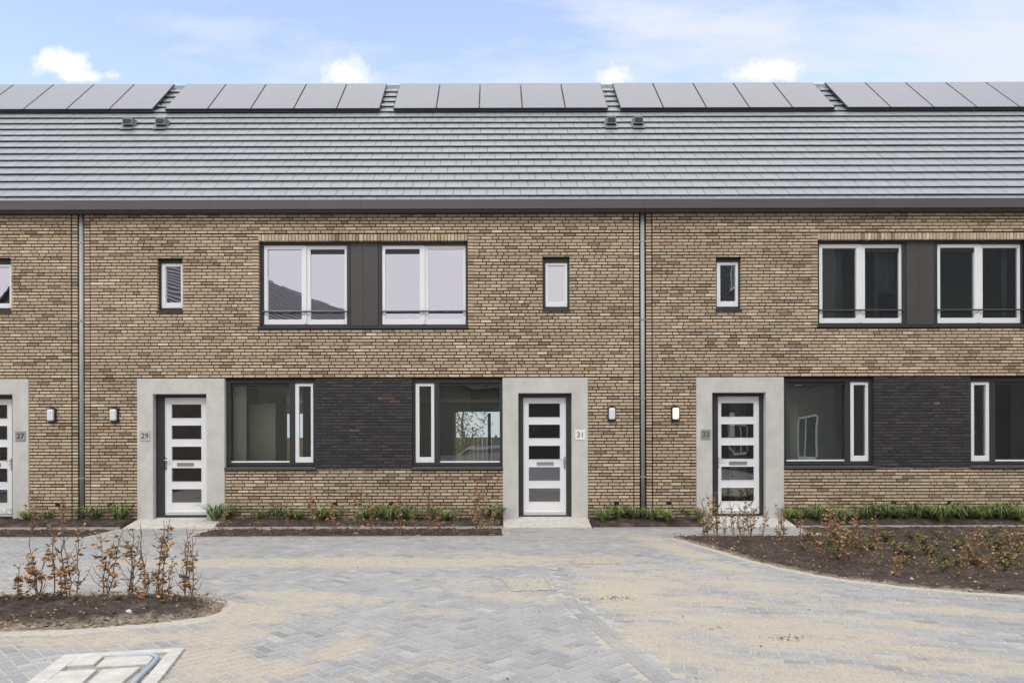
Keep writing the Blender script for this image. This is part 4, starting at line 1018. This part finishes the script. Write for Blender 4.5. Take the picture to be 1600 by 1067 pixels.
strip = [(48, 78), (96, 66), (345, 60), (402, 50), (447, 62), (490, 78), (522, 66), (556, 92), (585, 74), (624, 84), (648, 40), (668, 78), (686, 50), (712, 46), (748, 86), (766, 60)]
R.seed(5)
for i, (x, hp) in enumerate(strip):
    X, Y = G(x, 835); kk = R.choice((0, 2, 3, 0)); 
    if x == 748: kk = 1
    put(kk, X, Y, (hp)*(D+Y)/F, f'thin hedge sapling in the strip before the houses, {ORD[i]} from the left', 'hedge saplings in the strip before the houses')
rh_ = [(1103, 836, 64, 4), (1118, 838, 74, 1), (1135, 838, 58, 3), (1148, 838, 62, 2), (1158, 839, 55, 1), (1172, 839, 66, 1), (1192, 838, 48, 0), (1214, 843, 72, 3), (1226, 850, 66, 2), (1246, 852, 70, 3)]
for i, (x, y, hp, k) in enumerate(rh_):
    X, Y = G(x, y); put(k, X, Y, hp*(D+Y)/F, f'brown hedge sapling at the front of the door of number 33, {ORD[i]} from the left', 'hedge saplings before number 33')
rb_ = [(1288, 880, 110, 0), (1305, 862, 90, 4), (1325, 886, 92, 1), (1345, 872, 60, 4), (1370, 888, 50, 1), (1405, 895, 38, 4), (1430, 868, 50, 3), (1462, 880, 56, 2), (1500, 905, 66, 0), (1512, 875, 60, 4), (1538, 862, 50, 0), (1556, 905, 88, 3), (1578, 880, 70, 4), (1598, 895, 90, 0), (1640, 890, 80, 3), (1268, 868, 60, 2), (1400, 905, 46, 1), (1452, 900, 40, 1), (1490, 885, 60, 3), (1360, 858, 64, 0), (1570, 860, 50, 1), (1335, 862, 70, 1), (1530, 892, 60, 4)]
rb_.sort()
for i, (x, y, hp, k) in enumerate(rb_):
    X, Y = G(x, y); put(k, X, Y, hp*(D+Y)/F, f'brown-leaved sapling inside the right soil bed, {ORD[i]} from the left', 'saplings in the right bed')
# low green plants ------------------------------------------------
def tuft(seed, h=0.25, n=130, pal=((0.14, 0.21, 0.055), (0.19, 0.26, 0.08), (0.09, 0.14, 0.04), (0.25, 0.28, 0.13))):
    R.seed(seed); g = MB()
    for _ in range(n):
        a = R.uniform(0, 6.28); r0 = R.uniform(0, .03); l_ = h*R.uniform(.6, 1.25); out = R.uniform(.3, 1.35)*l_; w_ = 0.0075
        c_ = R.choice(pal); v = R.uniform(.8, 1.25); c_ = tuple(q*v for q in c_); d = Vector((math.cos(a), math.sin(a), 0)); s = Vector((-d.y, d.x, 0))*w_
        p0 = d*r0; pts = [p0, p0+d*out*.25+Vector((0, 0, l_*.6)), p0+d*out*.65+Vector((0, 0, l_*.85)), p0+d*out+Vector((0, 0, l_*R.uniform(.45, .8)))]
        b = len(g.v)
        for k, p in enumerate(pts[:3]): wk = (1, .9, .6)[k]; g.v += [tuple(p-s*wk), tuple(p+s*wk)]
        g.v.append(tuple(pts[3]))
        g.face([b, b+1, b+3, b+2], c_); g.face([b+2, b+3, b+5, b+4], c_); g.face([b+4, b+5, b+6], c_)
    return g
tp = [tuft(20+i).build('sedge_plant', M['grass'], attr=True) for i in range(4)]
ty = tuft(30, pal=((0.30, 0.32, 0.10), (0.40, 0.38, 0.14), (0.16, 0.24, 0.05))).build('sedge_plant', M['grass'], attr=True); tyu = False
tu = [False]*4
def put_tuft(x, y, h, label, group, yellow=False):
    global tyu
    X, Y = G(x, y, GZ+0.03)
    if yellow:
        o = ty if not tyu else ty.copy()
        if tyu: COL.objects.link(o)
        tyu = True
    else:
        k = R.randrange(4); o = tp[k]
        if tu[k]: o = o.copy(); COL.objects.link(o)
        tu[k] = True
    s = h/0.2; o.location = (X, Y, GZ+0.075); o.scale = (s, s, s); o.rotation_euler.z = R.uniform(0, 6.28); tag(o, label, 'sedge plant', group)
R.seed(77)
def run(xs, where, group):
    for i, x in enumerate(xs):
        yel = 'left of' in where and i in (1, 2, 4)
        put_tuft(x+R.uniform(-3, 3), 817+R.uniform(-2.5, 2.5), 0.215*R.uniform(.75, 1.35), f'{ORD[i]} {"yellow-green" if yel else "green"} sedge tuft from the left, {where}', group, yel)
lin = lambda a, b, n: [a+(b-a)*i/(n-1) for i in range(n)]
ORD += ['twenty-sixth', 'twenty-seventh', 'twenty-eighth', 'twenty-ninth', 'thirtieth']
run(lin(20, 185, 10), 'against the wall left of number 29', 'sedge tufts left of number 29')
run(lin(338, 772, 28), 'under the lower windows of 29 and 31', 'sedge tufts between doors 29 and 31')
run(lin(942, 1092, 7), 'by the downpipe between portals 31 and 33', 'sedge tufts between doors 31 and 33')
run(lin(1234, 1612, 25), 'against the wall right of door 33', 'sedge tufts right of door 33')
# small leafy perennials in the beds
def perennial(seed, pal, n=90, r=0.12, h=0.12):
    R.seed(seed); g = MB()
    for st_ in range(11):
        a = st_*0.571+R.uniform(-.2, .2); q = r*R.uniform(.35, 1.1); d0 = Vector((math.cos(a), math.sin(a), 0)); hh = h*R.uniform(.5, 1.1)
        pts = [Vector((0, 0, -.03)), d0*q*.35+Vector((0, 0, hh*.6)), d0*q+Vector((0, 0, hh))]
        g.tube([tuple(p) for p in pts], [.003, .0022, .0012], 4, (0.10, 0.09, 0.05))
        for _ in range(n//11):
            t = R.random()**.6*2; k = min(1, int(t)); p = pts[k].lerp(pts[k+1], t-k); a2_ = R.uniform(0, 6.28)
            d = Vector((math.cos(a2_), math.sin(a2_), R.uniform(-.1, .9))); c_ = R.choice(pal); v = R.uniform(.8, 1.3); leafshape(g, p, d, R.uniform(.026, .046), tuple(z*v for z in c_))
    return g
pp_ = [perennial(50+i, OLIVE+[(0.10, 0.13, 0.05), (0.24, 0.16, 0.08)]).build('ground_cover_plant', M['leaf'], attr=True) for i in range(3)]; pu_ = [False]*3
R.seed(99)
spots = [(1385, 850), (1400, 866), (1422, 848), (1290, 868), (1310, 878), (1465, 846), (1490, 862), (1448, 872), (1482, 895), (1474, 899), (1535, 850), (1560, 868), (1520, 888), (1362, 862), (1340, 852), (1586, 850), (1255, 866), (1412, 888), (1548, 842), (1572, 897)]
R.seed(41)
spots += [(1270+i*14+R.uniform(-6, 6), 845+R.uniform(0, 1)*(14+i*1.9)) for i in range(26)]
spots.sort()
for i, (x, y) in enumerate(spots):
    X, Y = G(x, y); k = R.randrange(3); o = pp_[k]
    if pu_[k]: o = o.copy(); COL.objects.link(o)
    pu_[k] = True; s = R.uniform(.8, 1.5); o.location = (X, Y, GZ+0.04); o.scale = (s, s, s); o.rotation_euler.z = R.uniform(0, 6)
    tag(o, 'low olive-green leafy plant among the saplings of the right soil bed', 'plant', 'low leafy plants in the right bed')
lsp = [(34, 944), (72, 941), (95, 938), (118, 945), (165, 948), (188, 944), (212, 930), (256, 950)]
for i, (x, y) in enumerate(lsp):
    X, Y = G(x, y); o = pp_[i % 3].copy(); COL.objects.link(o); s = R.uniform(.4, .75); o.location = (X, Y, GZ+0.045); o.scale = (s, s, s*0.8)
    tag(o, f'tiny green weed among the saplings of the left bed, {ORD[i]} from the left', 'plant', 'small weeds in the left bed')
# fallen leaves and grit ------------------------------------------
g = MB(); R.seed(123)
def scatter(poly, n, z, pal, s0, s1):
    xs = [p[0] for p in poly]; ys = [p[1] for p in poly]; k = 0
    while k < n:
        x, y = R.uniform(min(xs), max(xs)), R.uniform(min(ys), max(ys))
        if not inpoly(x, y, poly): 
            k += 0.2; continue
        k += 1; a = R.uniform(0, 6.28); c_ = R.choice(pal); v = R.uniform(.8, 1.2)
        leafshape(g, Vector((x, y, z+R.uniform(0, .015))), Vector((math.cos(a), math.sin(a), R.uniform(-.1, .35))), R.uniform(s0, s1), tuple(q*v for q in c_))
LB = [p for p in LBED if p[0] > -8]
scatter(LB, 420, GZ+0.05, BROWN+[(0.45, 0.36, 0.24), (0.5, 0.42, 0.3)], .012, .04)
scatter(RBED, 1100, GZ+0.05, BROWN+[(0.45, 0.36, 0.24), (0.12, 0.13, 0.05), (0.5, 0.42, 0.3)], .015, .05)
scatter([(-9, YK2), (XA1, YK2), (XA1, YK1), (-9, YK1)], 60, GZ+0.02, BROWN, .015, .04); scatter([(XB0, YK2), (XB1, YK2), (XB1, -0.05), (XB0, -0.05)], 200, GZ+0.04, BROWN+OLIVE, .015, .04)
scatter([(-4, -10), (5, -10), (7, -3), (-6, -3)], 160, GZ+0.004, BROWN+[(0.08, 0.07, 0.06)], .008, .03)
for (x, y, n_) in ((965, 935, 60), (1105, 982, 20), (1222, 997, 45)):
    X, Y = G(x, y)
    for _ in range(n_):
        a = R.uniform(0, 6.28); leafshape(g, Vector((X+R.gauss(0, .10), Y+R.gauss(0, .05), GZ+0.004)), Vector((math.cos(a), math.sin(a), .2)), R.uniform(.008, .03), R.choice(((0.22, 0.16, 0.11), (0.28, 0.21, 0.15), (0.14, 0.10, 0.07))))
tag(g.build('fallen_leaves', M['leaf'], attr=True), 'dry brown leaves and crumbs scattered over soil beds and paving', 'leaves', kind='stuff')
g = MB(); X, Y = G(201, 966); b = []
for k in range(8): g.v.append((0.035*math.cos(k*.785)*R.uniform(.8, 1.2), 0.028*math.sin(k*.785)*R.uniform(.8, 1.2), -0.005))
for k in range(8): g.v.append((0.026*math.cos(k*.785)*R.uniform(.8, 1.2), 0.02*math.sin(k*.785)*R.uniform(.8, 1.2), 0.025))
g.v.append((0.002, 0, 0.036))
for k in range(8): g.face([k, (k+1) % 8, 8+(k+1) % 8, 8+k]); g.face([8+k, 8+(k+1) % 8, 16])
o = g.build('stone', M['concrete']); o.location = (X, Y, GZ+0.05); tag(o, 'pale stone lying on the soil of the left bed', 'stone')
# short dark weed tuft sprouting in the sand
for (x, y, lab) in ((1222, 998, 'brown stain of loose earth on the sand, lower right'),):
    pass

# ------------------------------------------------------------ the other side of the street (mirrored in the panes)
def brick_tex(name, c1, c2, mo):
    m = mat(name, (0.3, 0.2, 0.15), 0.9); t = m.node_tree; b = t.nodes['Principled BSDF']
    tcn = t.nodes.new('ShaderNodeTexCoord'); mp = t.nodes.new('ShaderNodeMapping'); br = t.nodes.new('ShaderNodeTexBrick')
    sx = t.nodes.new('ShaderNodeSeparateXYZ'); ad = t.nodes.new('ShaderNodeMath'); ad.operation = 'ADD'; cb = t.nodes.new('ShaderNodeCombineXYZ')
    t.links.new(tcn.outputs['Object'], sx.inputs[0]); t.links.new(sx.outputs[0], ad.inputs[0]); t.links.new(sx.outputs[1], ad.inputs[1])
    t.links.new(ad.outputs[0], cb.inputs[0]); t.links.new(sx.outputs[2], cb.inputs[1]); t.links.new(cb.outputs[0], br.inputs['Vector'])
    br.inputs['Scale'].default_value = 1; br.inputs['Brick Width'].default_value = .222; br.inputs['Row Height'].default_value = .0625; br.inputs['Mortar Size'].default_value = .006
    br.inputs['Color1'].default_value = (*c1, 1); br.inputs['Color2'].default_value = (*c2, 1); br.inputs['Mortar'].default_value = (*mo, 1)
    t.links.new(br.outputs[0], b.inputs['Base Color']); return m
M['brick_far'] = brick_tex('far_brick', (0.17, 0.14, 0.115), (0.25, 0.21, 0.17), (0.08, 0.07, 0.06))
M['brick_dark_far'] = brick_tex('far_dark_brick', (0.07, 0.065, 0.065), (0.10, 0.092, 0.09), (0.03, 0.03, 0.03))
M['tile_far'] = mat('far_tile', (0.07, 0.072, 0.078), 0.6, nscale=2, namt=0.1)
def far_row(loc, rz, length, hw, eave, ridge, label, nwin):
    """terrace along local Y, from 0 to length"""
    e = empty('row_of_houses', loc, label, 'houses'); e.rotation_euler.z = rz
    g = MB(); b = 0; g.v = [(-hw, 0, GZ), (hw, 0, GZ), (hw, 0, eave), (0, 0, ridge), (-hw, 0, eave)]+[(-hw, length, GZ), (hw, length, GZ), (hw, length, eave), (0, length, ridge), (-hw, length, eave)]
    g.face([0, 1, 2, 3, 4]); g.face([9, 8, 7, 6, 5]); g.face([1, 6, 7, 2]); g.face([0, 4, 9, 5])
    g.build('wall', M['brick_far'], e)
    g = MB()
    for s in (-1, 1):
        n = 22; dz = ridge-eave
        for i in range(n):
            a = i/n; c_ = (i+1)/n
            xa, xb = s*(hw+0.3)*(1-a), s*(hw+0.3)*(1-c_); za, zb = eave-0.2+(dz+0.25)*a, eave-0.2+(dz+0.25)*c_
            g.hexa([(min(xa, xb), -0.2, za-0.1 if s < 0 else zb-.1), (max(xa, xb), -0.2, zb-0.1 if s < 0 else za-.1), (max(xa, xb), length+.2, zb-0.1 if s < 0 else za-.1), (min(xa, xb), length+.2, za-0.1 if s < 0 else zb-.1),
                    (min(xa, xb), -0.2, (za+0.05) if s < 0 else zb), (max(xa, xb), -0.2, zb if s < 0 else za+0.05), (max(xa, xb), length+.2, zb if s < 0 else za+0.05), (min(xa, xb), length+.2, za+0.05 if s < 0 else zb)])
    ro = g.build('roof', M['tile_far'], e)
    for k in range(int(length/1.1)):
        if k % 6 == 5: continue
        for s in (1,):
            g = MB(); a = 0.68; c_ = 0.97; dz = ridge-eave; xa, xb = s*(hw+.3)*(1-a), s*(hw+.3)*(1-c_); za, zb = eave-0.02+(dz+.25)*a, eave-0.02+(dz+.25)*c_
            y0 = k*1.1+.2; g.hexa([(xb, y0, zb), (xa, y0, za), (xa, y0+1.04, za), (xb, y0+1.04, zb), (xb, y0, zb+.06), (xa, y0, za+.06), (xa, y0+1.04, za+.06), (xb, y0+1.04, zb+.06)])
            g.build('solar_panel', M['panel'], e)
    for k in range(nwin):
        yc = (k+0.5)*length/nwin
        for (z0, z1) in ((0.9, 2.5), (3.6, 5.2)):
            g = MB(); x = hw
            for (a, b_, c_, d) in ((-.9, .9, z0, z0+.08), (-.9, .9, z1-.08, z1), (-.9, -.82, z0, z1), (.82, .9, z0, z1), (-.04, .04, z0, z1)): g.box(x-0.02, x+0.04, yc+a, yc+b_, c_, d)
            wo_ = g.build('window', M['white'], e); g = MB(); g.box(x-0.01, x+0.02, yc-.85, yc+.85, z0+.05, z1-.05); g.build('pane', M['carglass'], wo_)
    return e
dr = Vector((0.262, -0.965))
a_ = math.atan2(-0.262, -0.965)   # rotation taking +Y to dr
A0 = Vector((-11.8, -23))-dr*12
far_row((A0.x, A0.y, 0), a_, 34, 4.2, 6.0, 9.9, 'row of houses with dark solar roof, mirrored in upper window of number 29', 6)
bpy.context.view_layer.update()
far_row((-14, -50, 0), -math.pi/2, 30, 4.5, 6.0, 9.9, 'farthest brick row across the square, mirrored in the lower windows', 6)
# three-storey block on the right
e = empty('apartment_block', (12.5, -45, 0), 'tall dark brick block, mirrored in the upper windows of number 33', 'building')
g = MB(); g.box(0, 10, 0, 33, GZ, 11.6); g.build('wall', M['brick_dark_far'], e)
g = MB(); g.box(-0.15, 10.15, -0.15, 33.15, 11.6, 11.85); g.build('roof', M['concrete'], e)
for k in range(8):
    for fl in range(4):
        z0 = 0.8+fl*2.85; y = 1.6+k*4; g = MB()
        for (a, b_, c_, d) in ((0, 2.0, z0, z0+.09), (0, 2.0, z0+1.61, z0+1.7), (0, .09, z0, z0+1.7), (1.91, 2.0, z0, z0+1.7), (0.95, 1.05, z0, z0+1.7)): g.box(-0.05, 0.03, y+a, y+b_, c_, d)
        wo_ = g.build('window', M['white'], e); g = MB(); g.box(-0.02, 0.01, y+.05, y+1.95, z0+.05, z0+1.65); g.build('pane', M['carglass'], wo_)
e = empty('garden_fence', (0, 18, GZ), 'brown board fence behind the gardens, glimpsed through number 31', 'fence')
g = MB()
for k in range(200): x = -20+k*0.2; g.box(x, x+0.19, -0.01, 0.01+0.006*(k % 2), 0.02, 1.85)
M['wood'] = mat('wood', (0.12, 0.11, 0.075), 0.8, nscale=6, namt=0.3); g.build('boards', M['wood'], e)
for k in range(21): g = MB(); g.box(-20.05+k*2, -19.95+k*2, -0.08, -0.011, 0, 1.95); g.build('post', M['wood'], e)
R.seed(31)
e = empty('tree', (-1.4, 15.5, GZ), 'bushy garden tree behind the houses, glimpsed through the lower window of number 31', 'tree')
g = MB(); g.tube([(0, 0, 0), (0.05, 0, 1.2), (0, .05, 2.4), (.1, 0, 3.4)], [.09, .07, .05, .02], 8)
for k in range(9): a = k*0.7; z = 1.1+k*.22; g.tube([(0.03, 0, z), (math.cos(a)*.5, math.sin(a)*.5, z+.5), (math.cos(a)*.9, math.sin(a)*.9, z+.9)], [.03, .02, .008], 5)
g.build('trunk', M['bark'], e); g = MB()
for _ in range(2600):
    a = R.uniform(0, 6.28); q = R.random()**.5*1.35; z = R.uniform(1.2, 3.9); q *= max(.2, 1-abs(z-2.5)/1.7)
    if nz(math.cos(a)*q*2.2, math.sin(a)*q*2.2, z*2.2) < -0.1: continue
    leafshape(g, Vector((math.cos(a)*q, math.sin(a)*q, z)), Vector((R.uniform(-1, 1), R.uniform(-1, 1), R.uniform(-1, 1))), R.uniform(.07, .12), R.choice(((0.07, 0.11, 0.03), (0.10, 0.14, 0.04), (0.2, 0.12, 0.05))))
g.build('crown', M['leaf'], e, attr=True)
# parked car
e = empty('parked_car', (-0.9, -21, GZ), 'silver hatchback mirrored in the lower window of number 31', 'car')
prof = [(-2.05, .35), (-2.1, .75), (-1.95, .92), (-1.1, 1.02), (-0.35, 1.42), (0.9, 1.46), (1.75, 1.05), (2.05, .95), (2.1, .4), (1.7, .25), (-1.7, .25)]
g = MB(); n = len(prof)
for (y, s) in ((-0.86, .0), (-0.78, 0.05), (0.78, .05), (0.86, .0)):
    inset = 0.0
    g.v += [(x*(1-(0.03 if s == 0 else 0)), y*(0.86 if z > 1.1 else 1), z) for x, z in prof]
for r_ in range(3):
    for k in range(n): g.face([r_*n+k, (r_+1)*n+k, (r_+1)*n+(k+1) % n, r_*n+(k+1) % n])
g.face([k for k in range(n)]); g.face([3*n+k for k in range(n)][::-1]); g.build('body', M['carpaint'], e)
for s in (-1, 1):
    g = MB(); q_ = [(-0.95, 1.03), (-0.36, 1.36), (0.85, 1.39), (1.4, 1.07)]; g.v = [(x, s*(0.865 if z < 1.1 else .752), z) for x, z in q_]+[(x, s*(0.85 if z < 1.1 else .73), z) for x, z in q_]
    g.face([0, 1, 2, 3] if s < 0 else [3, 2, 1, 0]); g.face([4, 5, 6, 7]); g.build('side_window', M['carglass'], e)
for sx in (-1.3, 1.3):
    for s in (-1, 1):
        g = MB(); g.tube([(sx, s*.70, .32), (sx, s*.89, .32)], .32, 20); wo_ = g.build('wheel', M['rubber'], e); g = MB(); g.tube([(sx, s*.88, .32), (sx, s*.9, .32)], .2, 16); g.build('rim', M['alu'], wo_)
